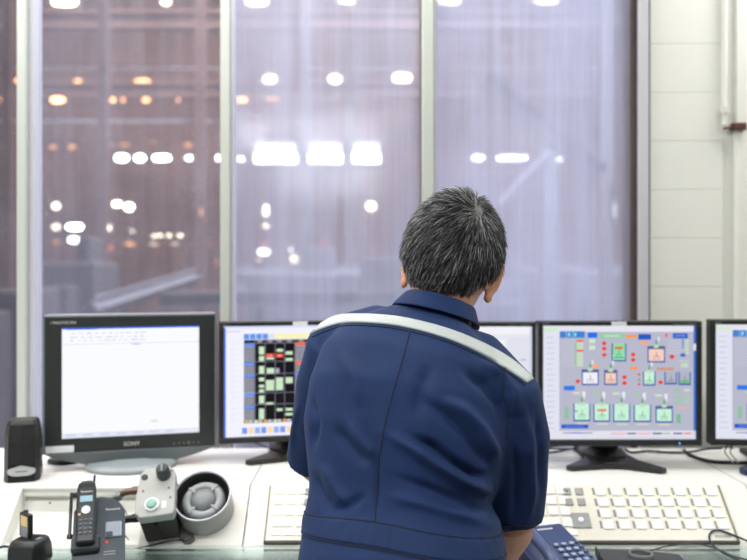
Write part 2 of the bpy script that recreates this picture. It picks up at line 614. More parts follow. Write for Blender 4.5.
    px(199, 182, 217, 194, (250, 165, 110)); px(324, 189, 350, 200, (250, 150, 90)); px(414, 192, 472, 202, (205, 150, 130))
    px(103, 252, 140, 267, (40, 120, 230)); px(95, 378, 185, 391, (30, 85, 200)); px(108, 383, 170, 386, (100, 145, 225), 3)
    px(105, 320, 120, 360, (140, 190, 160)); px(480, 345, 494, 375, (120, 185, 140)); px(480, 322, 525, 328, (215, 178, 165))
    for y in (262, 285, 300):
        px(475, y, 495, y + 10, (150, 200, 160)); px(505, y, 525, y + 8, (160, 205, 165) if y > 262 else (205, 210, 215))
    px(100, 404, 200, 408, (150, 155, 180)); px(130, 404, 165, 408, (60, 110, 210), 3)
    for (a, b_, c) in ((260, 312, (240, 175, 185)), (315, 345, (95, 95, 130)), (350, 395, (240, 175, 185)), (400, 432, (80, 85, 120)), (436, 460, (150, 195, 160)), (470, 500, (70, 80, 130)), (505, 530, (240, 120, 90))):
        px(a, 406, b_, 411, c, 3)
    px(250, 420, 530, 423, (205, 206, 222), 3)
    return R


def g_alarm():
    R = []

    def px(x0, y0, x1, y1, c, k=3):
        f = lambda x: ((x / 6.59 + 215) - 224.4) / 158
        g = lambda y: ((y / 6.59 + 315) - 325) / 112
        R.append((f(x0), g(y0), f(x1), g(y1), c, k))
    R.append((0, 0, 1, 1, (238, 238, 252), 0))
    R.append((0, 0, .012, 1, (90, 120, 225), 1)); R.append((0, 0, 1, .02, (215, 220, 250), 1))
    for k in range(15):
        px(105, 180 + 36 * k, 150, 184 + 36 * k, (222, 222, 238), 1)
    px(80, 98, 175, 105, (200, 202, 220), 1)
    for x in (197, 240, 283, 326):
        px(x, 118, x + 38, 156, (98, 148, 228))
    px(366, 118, 412, 156, (222, 224, 238)); px(416, 118, 1000, 156, (246, 240, 190))
    px(198, 160, 1010, 715, (14, 14, 18), 1)
    for x in (290, 362, 428, 497, 580, 650, 720):
        px(x, 162, x + 34, 178, (150, 150, 160), 2)
    for c0 in (200, 556):
        for k in range(33):
            y = 204 + k * 15
            px(c0, y, c0 + 70, y + 10, (168, 170, 182), 2)
        for y in (180, 308, 388, 514, 598):
            px(c0, y, c0 + 70, y + 22, (104, 146, 232) if c0 == 200 else ((240, 110, 90) if y < 320 else (104, 146, 232)), 3)
    for x in (272, 343, 412, 478, 550, 630, 700, 770, 840):
        px(x, 160, x + 5, 700, (120, 118, 140), 2)
    for y in (180, 303, 385, 513, 590):
        px(270, y, 1010, y + 5, (120, 118, 140), 2)
    G = (206, 232, 198)
    cells = [(302, 205, 338, 258), (302, 268, 338, 303), (302, 335, 338, 386), (302, 412, 338, 437), (302, 460, 338, 480), (302, 492, 338, 512), (302, 533, 338, 586), (302, 620, 338, 692),
             (355, 350, 408, 386), (350, 430, 408, 500), (420, 415, 470, 500), (425, 222, 470, 242), (488, 240, 537, 262), (488, 285, 537, 303), (488, 415, 537, 455), (352, 278, 406, 292),
             (350, 580, 405, 594), (425, 622, 466, 640), (488, 622, 537, 640), (488, 655, 537, 672), (650, 230, 690, 300), (650, 420, 690, 500), (720, 330, 765, 380), (790, 210, 835, 290), (860, 420, 900, 470)]
    for c in cells:
        px(*c, G, 4)
        y = c[1] + 13
        while y < c[3] - 6:
            px(c[0], y, c[2], y + 2, (170, 200, 165), 5)
            y += 15
    for c in ((348, 253, 408, 275), (420, 255, 472, 280)):
        px(*c, (238, 70, 40), 4); px(c[0] + 14, c[1] + 8, c[2] - 14, c[3] - 8, (250, 190, 170), 5)
    px(418, 352, 443, 384, (170, 168, 190), 4)
    for k in range(12):
        x = 203 + k * 66
        px(x, 696, x + 26, 712, (240, 180, 70) if k % 2 == 0 else (210, 228, 190), 4)
        px(x + 30, 696, x + 56, 712, (205, 205, 215), 4)
    for k in range(12):
        x = 185 + k * 44
        px(x, 744, x + 36, 785, ((120, 150, 230), (248, 214, 170), (150, 175, 235))[k % 3], 3)
    return R


def g_sheet():
    R = [(0, 0, 1, 1, (246, 247, 251), 0), (0, 0, 1, .018, (60, 100, 210), 1), (.03, .018, .25, .022, (80, 110, 200), 2)]
    rnd = random.Random(5)
    for y in (.05, .085, .115):
        x = .06
        while x < .6:
            w = rnd.uniform(.015, .05)
            R.append((x, y, x + w, y + .012, rnd.choice([(214, 218, 232), (205, 210, 230), (228, 226, 232)]), 1))
            x += w + rnd.uniform(.01, .03)
    R.append((0, .15, 1, .156, (216, 220, 234), 1))
    R.append((.5, .155, .56, .17, (196, 205, 236), 2))
    for k in range(20):
        R.append((.01, .2 + k * .038, .98, .2012 + k * .038, (236, 238, 244), 1))
    for k in range(9):
        R.append((.08 + k * .1, .17, .0815 + k * .1, .94, (238, 240, 246), 1))
    R.append((.64, .865, .69, .89, (222, 226, 236), 2))
    R.append((0, .955, 1, 1, (226, 230, 242), 1))
    for k in range(7):
        R.append((.03 + k * .12, .965, .1 + k * .12, .985, (206, 214, 236), 2))
    return R


def g_trend():
    R = [(0, 0, 1, 1, (226, 226, 236), 0), (0, 0, 1, .07, (238, 238, 244), 1), (.3, .12, .82, .9, (240, 240, 246), 1), (.0, .1, .12, .95, (222, 223, 238), 1)]
    for y in (.29, .42):
        R.append((.82, y, .9, y + .02, (206, 226, 176), 2)); R.append((.92, y + .005, .96, y + .02, (176, 180, 236), 2))
    R.append((.84, .1, .985, .8, (222, 222, 234), 1))
    R.append((.985, 0, 1, 1, (205, 210, 232), 2))
    for k in range(8):
        R.append((.34, .2 + k * .08, .74, .204 + k * .08, (224, 224, 236), 2))
    return R


# ------------------------------------------------------------------ monitors
def nec_monitor(label, px, Yc, yaw, graphics, sticker=None, py=383):
    p = P(px, py, Yc)
    base = V((p.x, Yc, SHELF_Z))
    t = thing('computer_monitor', label, 'monitor', base, (0, 0, yaw), 'row of black monitors on the console')
    W, Hh = .436, .331
    zc = p.z - SHELF_Z
    sw, sh = .408, .302
    # bezel: ring of four bars plus a stepped back shell
    b = BM()
    z0, z1 = zc - Hh / 2, zc + Hh / 2
    zs0, zs1 = zc - sh / 2 + .002, zc + sh / 2 + .002
    box(b, (-W / 2, -.012, zs1), (W / 2, .028, z1), .003)
    box(b, (-W / 2, -.012, z0), (W / 2, .028, zs0), .003)
    box(b, (-W / 2, -.012, zs0 - .002), (-sw / 2, .028, zs1 + .002), .003)
    box(b, (sw / 2, -.012, zs0 - .002), (W / 2, .028, zs1 + .002), .003)
    obj('bezel', b, M_nec, t)
    b = BM()
    box(b, (-W / 2 + .006, .026, z0 + .006), (W / 2 - .006, .045, z1 - .006), .004)
    prism(b, [(-.15, zc - .11), (.15, zc - .11), (.15, zc + .11), (-.15, zc + .11)], .045, .075, bev=.01)
    obj('back_shell', b, M_nec, t)
    screen_mesh('screen', sw, sh, graphics, t, (0, -.003, zc + .002))
    # stand: vertical column, head, V-shaped foot
    b = BM(); box(b, (-.052, .076, .012), (.024, .115, zc + .03), .006)
    box(b, (-.05, .07, zc - .05), (.05, .09, zc + .05), .004)
    obj('stand_column', b, M_nec, t)
    b = BM()
    outline = [(-.125, -.085), (-.11, -.098), (-.02, -.062), (.03, -.062), (.115, -.105), (.132, -.09), (.075, -.01), (.06, .06), (.07, .15), (-.07, .15), (-.055, .06), (-.062, -.005)]
    outline = [(x * math.cos(.1) + y * math.sin(.1) - .016, -x * math.sin(.1) + y * math.cos(.1) + .045) for x, y in outline]
    prism(b, outline, 0.0, .014, axis='z', bev=.003)
    lathe(b, [(.062, .012), (.06, .02), (.045, .028), (.04, .034)], 24, Matrix.Translation((-.014, .095, 0)))
    obj('stand_foot', b, M_nec, t)
    b = BM(); box(b, (-.04, -.008, .0142), (.012, -.002, .0148))
    f = obj('foot_badge', b, M_logo_dim, t); f['label'] = 'small grey maker plate'
    text_part('brand_logo', 'NEC', .0095, (-W / 2 + .02, -.0124, z1 - .0085), M_logo_dim, t)
    text_part('model_lettering', 'MultiSync LCD2090UXi', .0062, (W / 2 - .048, -.0124, z1 - .0085), M_logo_dim, t)
    b = BM(); lathe(b, [(.002, 0), (.002, .0012), (.001, .0015)], 12, Matrix.Translation((.157 if W else 0, -.0118, z0 + .007)) @ Matrix.Rotation(PI / 2, 4, 'X'))
    o = obj('power_light', b, emit('blue_power_led', (70, 150, 255), 2.5), t); o['label'] = 'small blue power light'
    if sticker:
        b = BM(); box(b, (sticker - .02, -.0132, z1 - .013), (sticker + .02, -.0121, z1 - .001))
        obj('sticker', b, M_sticker, t)
    # video cable out of the back shell
    b = BM(); tube(b, spline([(.05, .08, zc - .06), (.05, .1, zc - .12), (.03, .14, .05), (.0, .17, .012)]), .0045, 8)
    obj('video_cable', b, M_cable, t)
    return t


def sony_monitor():
    yaw = math.radians(14)
    p = P(132, 380.5, 2.15)
    base = V((p.x, 2.15, SHELF_Z))
    t = thing('desktop_monitor', 'wide-bezel dark grey monitor showing a white spreadsheet page, on round foot', 'monitor', base, (0, 0, yaw))
    zc = p.z - SHELF_Z
    sw, sh = .352, .292
    W = .447
    z1 = zc + sh / 2 + .033
    z0 = zc - sh / 2 - .038
    b = BM()
    box(b, (-W / 2 + .006, -.014, zc + sh / 2), (W / 2 - .006, .03, z1 - .006))
    box(b, (-W / 2 + .006, -.014, z0 + .002), (W / 2 - .006, .03, zc - sh / 2))
    box(b, (-W / 2 + .006, -.014, zc - sh / 2), (-sw / 2, .03, zc + sh / 2))
    box(b, (sw / 2, -.014, zc - sh / 2), (W / 2 - .006, .03, zc + sh / 2))
    obj('bezel', b, mat('dark_graphite_plastic', (38, 43, 41), .45, vary=.08), t)
    # paler outer shell
    b = BM()
    box(b, (-W / 2, -.016, z0), (-W / 2 + .006, .05, z1), .002)
    box(b, (W / 2 - .006, -.016, z0), (W / 2, .05, z1), .002)
    box(b, (-W / 2, -.016, z1 - .006), (W / 2, .05, z1), .002)
    box(b, (-W / 2 + .004, .03, z0), (W / 2 - .004, .055, z1 - .004), .004)
    prism(b, [(-.17, zc - .12), (.17, zc - .12), (.15, zc + .12), (-.15, zc + .12)], .054, .09, bev=.012)
    f = obj('outer_shell', b, mat('blue_grey_plastic', (112, 120, 128), .4, vary=.05), t); f['label'] = 'paler blue-grey outer rim and back'
    # the curved lower lip
    b = BM()
    pts = []
    n = 24
    for k in range(n + 1):
        u = k / n * 2 - 1
        pts.append((u * (W / 2 - .002), z0 + .001 - .043 * (1 - abs(u) ** 2.0)))
    poly = [(-W / 2 + .002, z0 + .002)] + pts[1:-1] + [(W / 2 - .002, z0 + .002)]
    prism(b, poly, -.02, .03, bev=.002)
    f = obj('lower_lip', b, M_slate, t); f['label'] = 'slate grey curved lip'
    screen_mesh('screen', sw, sh, g_sheet(), t, (0, -.006, zc))
    b = BM(); box(b, (-.05, .02, .02), (.05, .07, zc - .1), .01)
    obj('stand_neck', b, M_slate, t)
    b = BM()
    lathe(b, [(.13, 0), (.136, .004), (.136, .01), (.125, .018), (.06, .022), (.05, .024)], 48, Matrix.Diagonal((.88, .74, 1, 1)))
    f = obj('stand_foot', b, M_slate_l, t, angle=.6); f['label'] = 'pale grey oval foot'
    text_part('brand_logo', 'SONY', .0155, (.0, -.0146, zc - sh / 2 - .021), M_logo, t)
    text_part('front_lettering', '/ MULTISCAN', .0105, (-W / 2 + .02, -.0146, z1 - .02), M_logo, t, align='LEFT')
    b = BM(); box(b, (-W / 2 + .008, -.0152, z0 + .003), (-W / 2 + .078, -.0142, z0 + .021))
    obj('sticker', b, M_sticker, t)
    for k in range(6):
        x = .11 + k * .0128
        b = BM(); lathe(b, [(.0028 if k != 3 else .005, 0), (.0025, .0012)], 12, Matrix.Translation((x, -.014, zc - sh / 2 - .026)) @ Matrix.Rotation(PI / 2, 4, 'X'))
        obj('button', b, M_slate, t)


# ------------------------------------------------------------------ operator keyboards
def keyboard(label, xr, cut=None):
    W, D = .473, .153
    t = thing('operator_keyboard', label, 'keyboard', (xr - W / 2, 0, 0), (TH, 0, 0), 'cream operator keyboards on the sloping panel')
    t.location = S0 + V((xr - W / 2, 0, 0)) + V((0, -math.cos(TH), -math.sin(TH))) * (.008 + D / 2) + SN * .0004
    hw, hd = W / 2, D / 2
    m_cream = mat('cream_keyboard_plate', (222, 219, 205), .45, vary=.02)
    m_dark = mat('dark_keyboard_edge', (52, 50, 46), .5)
    m_side = mat('taupe_keyboard_edge', (132, 124, 110), .5)
    m_key = mat('white_key', (236, 237, 235), .4, vary=.01)
    m_grey = mat('grey_key', (150, 153, 152), .45)
    m_leg = mat('dark_key_legend', (70, 72, 72), .5)
    b = BM(); box(b, (-hw + .004, -hd + .006, 0), (hw - .006, hd - .001, .0095), .001, 1)
    obj('plate', b, m_cream, t)
    b = BM(); box(b, (-hw, -hd, 0), (hw, -hd + .006, .009), .001, 1)
    f = obj('front_edge', b, m_dark, t); f['label'] = 'dark front edge'
    for x0, x1 in ((-hw, -hw + .004), (hw - .006, hw)):
        b = BM(); box(b, (x0, -hd + .0061, 0), (x1, hd, .0095), .001, 1)
        obj('side_edge', b, m_side, t)

    def key(x, y, w, h, m, leg=False, name='key'):
        b = BM(); box(b, (x - w / 2, y - h / 2, .0096), (x + w / 2, y + h / 2, .0122), .0012, 1)
        k = obj(name, b, m, t)
        if leg:
            b = BM()
            for i in range(4):
                box(b, (x - w / 2 - .0072, y - h / 2 + .003 + i * .005, .0096), (x - w / 2 - .0018, y - h / 2 + .0062 + i * .005, .0099))
            obj('legend', b, m_leg, k)
        return k
    top = hd - .019
    for r in range(4):
        for c in range(8):
            key(hw - .026 - .0385 * (7 - c), top - r * .0297, .0245, .0225, m_key, True)
    for r in range(2):
        for c in range(2):
            k = key(hw - .347 - .030 * (1 - c), top - r * .0285, .0195, .0195, m_grey)
            if r == 0:
                b = BM(); x = hw - .347 - .030 * (1 - c) + (.006 if c else 0); box(b, (x - .0025, top + (.005 if c else -.002), .0122), (x + .0025, top + (.009 if c else .002), .0128))
                f = obj('lamp', b, mat('orange_lamp', (232, 130, 90), .4) if c else m_leg, k)
    k = key(hw - .358, top - .0775, .045, .040, m_grey)
    b = BM(); lathe(b, [(.007, .0122), (.0065, .0145), (.003, .0158), (.0005, .016)], 20, Matrix.Translation((hw - .358, top - .0775, 0)))
    f = obj('indicator_lens', b, mat('white_lens', (235, 240, 248), .2), k)
    for r in range(3):
        for c in range(3):
            key(-hw + .025 + .029 * c, top + .004 - r * .0285, .0235, .0225, m_key)
    key(-hw + .0395, top + .004 - .0865, .0525, .0225, m_key)
    key(-hw + .083, top + .004 - .0865, .0235, .0225, m_key)
    for c in range(3):
        key(-hw + .027 + .031 * c, top + .004 - .1125, .026, .016, m_key)
    b = BM()
    box(b, (hw - .055, -hd + .012, .0096), (hw - .016, -hd + .0132, .0099))
    for i in range(8):
        box(b, (hw - .054 + i * .0047, -hd + .0145, .0096), (hw - .0507 + i * .0047, -hd + .0195, .0099))
    obj('maker_lettering', b, M_logo_dim, t)


# ------------------------------------------------------------------ things on the left
def speaker():
    b0 = on_plane(20, 480, V((0, 0, SHELF_Z)), V((0, 0, 1)))
    t = thing('desktop_speaker', 'small black desktop speaker with silver badge left of the wide-bezel monitor', 'speaker', (b0.x, b0.y + .022, SHELF_Z), (0, 0, math.radians(17)))
    hgt = .158
    b = BM()
    rings = []
    for z, w, d in ((0, .040, .046), (.004, .042, .048), (.06, .042, .046), (.115, .040, .043), (.142, .036, .038), (.150, .031, .032)):
        rings.append([V((sx * w, sy * d * (.7 if sy > 0 else 1), z)) for sx, sy in ((-.75, -1), (.75, -1), (1, -.7), (1, .8), (.8, 1), (-.8, 1), (-1, .8), (-1, -.7))])
    loft(b, rings)
    obj('cabinet', b, M_black, t)
    b = BM()
    rings = []
    for z, w, y in ((.045, .029, -.0475), (.1, .029, -.0455), (.140, .026, -.039)):
        rings.append([V((-w, y - .001, z)), V((0, y - .006, z)), V((w, y - .001, z)), V((w, y + .004, z)), V((-w, y + .004, z))])
    loft(b, rings)
    f = obj('grille', b, mat('black_mesh_cloth', (20, 21, 22), .8, bump=.4, bscale=1500), t)
    b = BM()
    pts = []
    for k in range(28):
        a = 2 * PI * k / 28
        x = .0325 * math.copysign(abs(math.cos(a)) ** .6, math.cos(a))
        z = .0115 * math.sin(a) if math.sin(a) < 0 else .0085 * abs(math.sin(a)) ** .5
        if math.sin(a) > 0:
            z += .006 * math.exp(-(x / .014) ** 2)
        pts.append((x, .028 + z))
    prism(b, pts, -.0508, -.045, bev=.001)
    f = obj('badge', b, mat('silver_badge', (200, 202, 202), .35, .3), t); f['label'] = 'silver oval badge'
    b = BM(); box(b, (-.014, -.0513, .0265), (.014, -.0509, .0295)); obj('badge_lettering', b, M_logo_dim, f)


def slope_rot(phi):
    return (Matrix.Rotation(TH, 3, 'X') @ Matrix.Rotation(phi, 3, 'Z')).to_euler()


def siren():
    Mrot = slope_rot(math.radians(8))
    h = .068
    c = on_plane(202, 495, S0 + SN * h, SN) - SN * h
    t = thing('siren', 'round grey metal siren horn with dark open mouth on the sloping panel', 'siren', c + SN * .0005, Mrot)
    m_g = mat('grey_enamel', (140, 142, 140), .35, .35, vary=.06)
    m_rim = mat('pale_metal_rim', (196, 198, 204), .3, .5)
    m_in = mat('dark_horn_lining', (30, 31, 30), .5)
    m_c = mat('light_grey_diffuser', (146, 150, 152), .42)
    R = .0675
    b = BM()
    lathe(b, [(.055, 0), (R - .001, .001), (R - .001, h - .001)], 56, cap=False)
    obj('outer_shell', b, m_g, t, angle=.6)
    b = BM()
    lathe(b, [(R, h - .003), (R, h), (R - .0035, h + .0006), (R - .005, h - .004)], 56, cap=False)
    f = obj('rim', b, m_rim, t, smooth=True); f['label'] = 'pale bright rim'
    b = BM()
    lathe(b, [(R - .0045, h - .002), (R - .007, .036), (.05, .03), (.001, .028)], 56, cap=False)
    f = obj('horn_lining', b, m_in, t, smooth=True)
    b = BM()
    lathe(b, [(.05, .034), (.05, .048), (.044, .056), (.036, .057), (.03, .053), (.028, .048), (.022, .048)], 48, Matrix.Translation((.001, -.003, 0)), cap=False)
    f = obj('diffuser_ring', b, m_c, t, smooth=True); f['label'] = 'light grey ring'
    b = BM()
    lathe(b, [(.0285, .048), (.0275, .055), (.021, .061), (.012, .0645), (.003, .066), (.0002, .0661)], 36, Matrix.Translation((.001, -.003, 0)))
    obj('centre_dome', b, mat('mid_grey_dome', (122, 126, 128), .42), t, smooth=True)
    for k in range(4):
        a = PI / 4 + k * PI / 2
        b = BM(); capsule(b, [(.001 + .03 * math.cos(a), -.003 + .03 * math.sin(a), .054), (.001 + .044 * math.cos(a), -.003 + .044 * math.sin(a), .0545)], [.0045, .0045], 10)
        obj('rib', b, m_c, t, smooth=True)
    b = BM()
    pts = [(-.062, -.03), (-.028, -.06), (-.024, -.075), (-.034, -.084), (-.048, -.082), (-.056, -.07), (-.075, -.05)]
    prism(b, pts, .0003, .006, axis='z', bev=.001)
    lathe(b, [(.006, .006), (.0055, .010), (.001, .0105)], 12, Matrix.Translation((-.039, -.072, 0)))
    obj('mounting_foot', b, mat('dark_grey_bracket', (84, 84, 80), .5), t)


def control_box():
    h = .112
    c = on_plane(155.5, 491, S0 + SN * h, SN) - SN * h
    t = thing('control_box', 'pale grey switch box with black knob and green button beside the siren', 'switch box', c + SN * .0005, slope_rot(math.radians(9)))
    W, D = .088, .128
    m_p = mat('pale_grey_cast', (164, 165, 162), .45, vary=.05)
    b = BM()
    pts = [(-W / 2 + .012, -D / 2), (W / 2 - .004, -D / 2), (W / 2, -D / 2 + .012), (W / 2, D / 2 - .018), (W / 2 - .014, D / 2), (-W / 2 + .018, D / 2), (-W / 2 + .006, D / 2 - .016), (-W / 2 + .006, .005), (-W / 2, -.005), (-W / 2, -D / 2 + .014)]
    prism(b, pts, h - .028, h, axis='z', bev=.003)
    obj('cover', b, m_p, t)
    b = BM(); box(b, (-W / 2 + .006, -D / 2 + .003, .0), (W / 2 - .004, D / 2 - .01, h - .0282), .004)
    f = obj('lower_case', b, mat('black_case', (42, 42, 40), .5), t); f['label'] = 'black lower case'
    for (x, y) in ((-.002, -D / 2 + .003),):
        b = BM(); box(b, (x - .004, y - .006, .012), (x + .004, y + .004, h - .034), .001, 1); obj('case_rib', b, MATS['black_case'], t)
    # knob
    kx, ky = .018, .040
    b = BM(); lathe(b, [(.016, h), (.017, h + .006), (.0145, h + .026), (.012, h + .03), (.001, h + .031)], 28, Matrix.Translation((kx, ky, 0)))
    k = obj('knob', b, mat('dark_knob', (58, 62, 64), .35), t, angle=.6)
    b = BM(); box(b, (kx - .0025, ky - .012, h + .0305), (kx + .0025, ky + .012, h + .036), .001, 1); obj('knob_grip', b, mat('grey_knob_face', (120, 128, 130), .35), k)
    # green button with white collar
    gx, gy = -.006, -.036
    b = BM(); lathe(b, [(.0165, h), (.0165, h + .005), (.0125, h + .0075), (.0115, h + .005), (.001, h + .005)], 28, Matrix.Translation((gx, gy, 0)))
    k = obj('button_collar', b, mat('white_collar', (226, 230, 230), .4), t, angle=.6)
    b = BM(); lathe(b, [(.0112, h + .0051), (.0112, h + .010), (.009, h + .0115), (.0005, h + .012)], 24, Matrix.Translation((gx, gy, 0)))
    k2 = obj('button', b, mat('mint_green_button', (126, 172, 156), .4), k, angle=.6); k2['label'] = 'mint green push button'
    # plug, screws, label
    b = BM(); lathe(b, [(.0075, h), (.0075, h + .002), (.005, h + .003), (.001, h + .0032)], 20, Matrix.Translation((-.026, .040, 0)))
    obj('blanking_plug', b, M_black, t)
    for (x, y) in ((-.028, .004), (.03, .004), (.036, .05), (.034, -.022), (.002, D / 2 - .006)):
        b = BM(); lathe(b, [(.0028, h), (.0026, h + .0012), (.0005, h + .0015)], 12, Matrix.Translation((x, y, 0)))
        obj('screw', b, mat('brass_screw', (128, 100, 70), .4, .6), t)
    b = BM(); box(b, (.016, -.046, h), (.025, -.030, h + .0006)); obj('name_plate', b, M_sticker, t)
    # cable glands on its left side
    for (y, z, L, m) in ((.020, h - .018, .038, mat('brown_metal_fitting', (112, 92, 80), .4, .6)), (-.038, h - .04, .05, M_black)):
        b = BM()
        tube(b, [(-W / 2 + .004, y, z), (-W / 2 - .012, y, z)], .011, 6)
        tube(b, [(-W / 2 - .012, y, z), (-W / 2 - .03, y, z)], .0085, 12)
        tube(b, [(-W / 2 - .03, y, z), (-W / 2 - L, y - .006, z - .004)], [.0065, .006], 12)
        obj('cable_gland', b, m, t, angle=.6)
    b = BM(); tube(b, [(-W / 2 - .038, .014, h - .022), (-W / 2 - .066, .012, h - .024), (-W / 2 - .078, .004, h - .04), (-W / 2 - .08, -.002, .012)], [.0085, .0085, .008, .008], 12)
    lathe(b, [(.011, -.006), (.011, .006)], 14, Matrix.Translation((-W / 2 - .045, .014, h - .022)) @ Matrix.Rotation(PI / 2, 4, 'Y'))
    obj('conduit_elbow', b, mat('grey_conduit', (120, 126, 126), .4, .5), t, angle=.6)
    # wires looping down in front
    b = BM()
    tube(b, spline([(-W / 2 - .045, -.042, h - .044), (-W / 2 - .058, -.075, .03), (-W / 2 - .045, -.078, .008), (-.02, -.072, .006), (.03, -.068, .006), (.05, -.074, .006)]), .0017, 7)
    obj('wire', b, M_cable, t, smooth=True)
    b = BM()
    tube(b, spline([(-W / 2 - .05, .012, h - .03), (-W / 2 - .028, -.02, h - .05), (-W / 2 - .04, -.045, .04), (-W / 2 - .03, -.06, .02)]), .0013, 7)
    obj('wire', b, mat('grey_wire', (120, 120, 118), .5), t, smooth=True)


def cordless_phone():
    # base leans back at 48 degrees on the glass
    A = math.radians(46)
    top = P(102, 497, 1.79)
    n = V((0, -math.sin(A), math.cos(A)))
    PY = math.radians(17)
    up = Matrix.Rotation(PY, 3, 'Z') @ V((0, math.cos(A), math.sin(A)))
    L = .16
    foot = top - up * L
    t = thing('cordless_telephone_base', 'dark blue-grey cordless telephone base with folded-up aerial', 'telephone base', (foot.x, foot.y, GLASS_Z), (0, 0, PY))
    m_b = mat('blue_grey_phone_plastic', (46, 56, 65), .33, vary=.04)
    m_k = mat('black_phone_plastic', (26, 30, 34), .3)
    R4 = Matrix.Rotation(A, 4, 'X')
    zoff = foot.z - GLASS_Z
    M = Matrix.Translation((0, 0, zoff)) @ R4
    b = BM()
    pts = []
    wl, wr = -.058, .050
    pts += [(wl, 0), (wr, 0), (wr, L * .72)]
    for k in range(7):
        a = k / 6 * PI / 2
        pts.append((wr - .05 + .05 * math.cos(a), L * .72 + (L * .28) * math.sin(a)))
    pts += [(-.02, L), (-.045, L * .93), (wl, L * .82)]
    prism(b, pts, -.02, 0, axis='z', bev=.003, M=M)
    # foot wedge under it
    prism(b, [(.02, 0), (.12, 0), (.105, .085), (.03, .012)], wl + .01, wr - .01, axis='x', bev=.003)
    obj('housing', b, m_b, t)
    # cradle frame for the handset
    b = BM()
    box(b, (-.060, .030, -.004), (-.002, .066, .016), .006, 2, 0, M)
    obj('cradle', b, m_k, t)
    b = BM(); box(b, (.008, .062, 0), (.043, .098, .0035), .003, 2, 0, M); kk = obj('button_panel', b, mat('silver_button', (150, 160, 172), .25, .4), t)
    b = BM(); box(b, (.010, .064, .0036), (.024, .074, .005), .001, 1, 0, M); obj('button', b, m_b, kk)
    b = BM(); lathe(b, [(.0022, 0), (.0022, .002), (.001, .0026)], 12, M @ Matrix.Translation((.012, .052, 0))); o = obj('red_light', b, emit('red_led', (255, 60, 40), 1.6), t); o['label'] = 'small red light'
    R_txt = (A, 0, 0)
    text_part('brand_logo', 'Panasonic', .0078, M @ V((.024, .128, .0008)), M_logo, t, rot=R_txt)
    for y in (.03, .024):
        b = BM(); box(b, (.006, y, 0), (.03, y + .002, .0004), 0, 1, 0, M); obj('lettering', b, M_logo_dim, t)
    # aerial folded up on the left
    b = BM(); tube(b, [M @ V((-.064, .07, -.004)), M @ V((-.064, .078, -.002))], [.006, .006], 12)
    capsule(b, [M @ V((-.064, .07, 0)), M @ V((-.064, .170, .006))], [.0036, .0036], 10)
    box(b, (-.068, .165, -.006), (-.03, .175, .004), .002, 1, 0, M)
    obj('aerial', b, m_k, t, angle=.6)
    # handset resting in the cradle: its own thing
    hs = thing('cordless_handset', 'black cordless handset with round silver pad resting in its base', 'telephone handset', (foot.x, foot.y, GLASS_Z), (0, 0, PY))
    Mh = M @ Matrix.Translation((-.031, .042, .0165)) @ Matrix.Scale(.80, 4)
    b = BM()
    rings = []
    for y, w, z0, z1 in ((0, .020, 0, .016), (.004, .024, -.001, .02), (.05, .0245, -.001, .022), (.1, .0255, -.001, .024), (.15, .025, 0, .027), (.168, .022, .003, .028), (.176, .015, .008, .025)):
        rings.append([Mh @ V(p) for p in ((-w, y, z0 + .004), (-w * .8, y, z0), (w * .8, y, z0), (w, y, z0 + .004), (w, y, z1 - .005), (w * .75, y, z1), (-w * .75, y, z1), (-w, y, z1 - .005))])
    loft(b, rings)
    obj('body', b, m_k, hs, angle=.5)
    b = BM(); box(b, (-.0165, .112, .0245), (.0165, .131, .0262), .001, 1, 0, Mh)
    f = obj('display', b, mat('pale_blue_display', (140, 172, 186), .25), hs); f['label'] = 'pale blue-green display'
    b = BM(); lathe(b, [(.0115, .0235), (.0115, .0262), (.008, .027), (.004, .0262), (.0005, .0262)], 28, Mh @ Matrix.Translation((.0, .089, 0)))
    f = obj('navigation_pad', b, mat('silver_pad', (196, 200, 204), .3, .3), hs, angle=.7); f['label'] = 'round silver pad'
    b = BM(); box(b, (-.020, .074, .0225), (-.013, .081, .0248), .001, 1, 0, Mh); f = obj('talk_key', b, mat('amber_key', (206, 160, 110), .4), hs); f['label'] = 'amber key'
    for r in range(4):
        for c in range(3):
            b = BM(); x, y = (-.0125 + c * .0125), .061 - r * .0125
            rr = bmesh.ops.create_uvsphere(b, u_segments=10, v_segments=6, radius=1)
            for v in rr['verts']:
                v.co = Mh @ V((v.co.x * .0046 + x, v.co.y * .0034 + y, v.co.z * .0025 + .0228))
            obj('key', b, mat('grey_blue_key', (92, 102, 112), .3), hs, smooth=True)
    text_part('brand_logo', 'Panasonic', .0062, Mh @ V((0, .142, .0272)), M_logo, hs, rot=R_txt)
    b = BM(); capsule(b, [Mh @ V((.017, .165, .012)), Mh @ V((.019, .196, .012))], [.0032, .0026], 10)
    obj('aerial', b, m_k, hs, smooth=True)


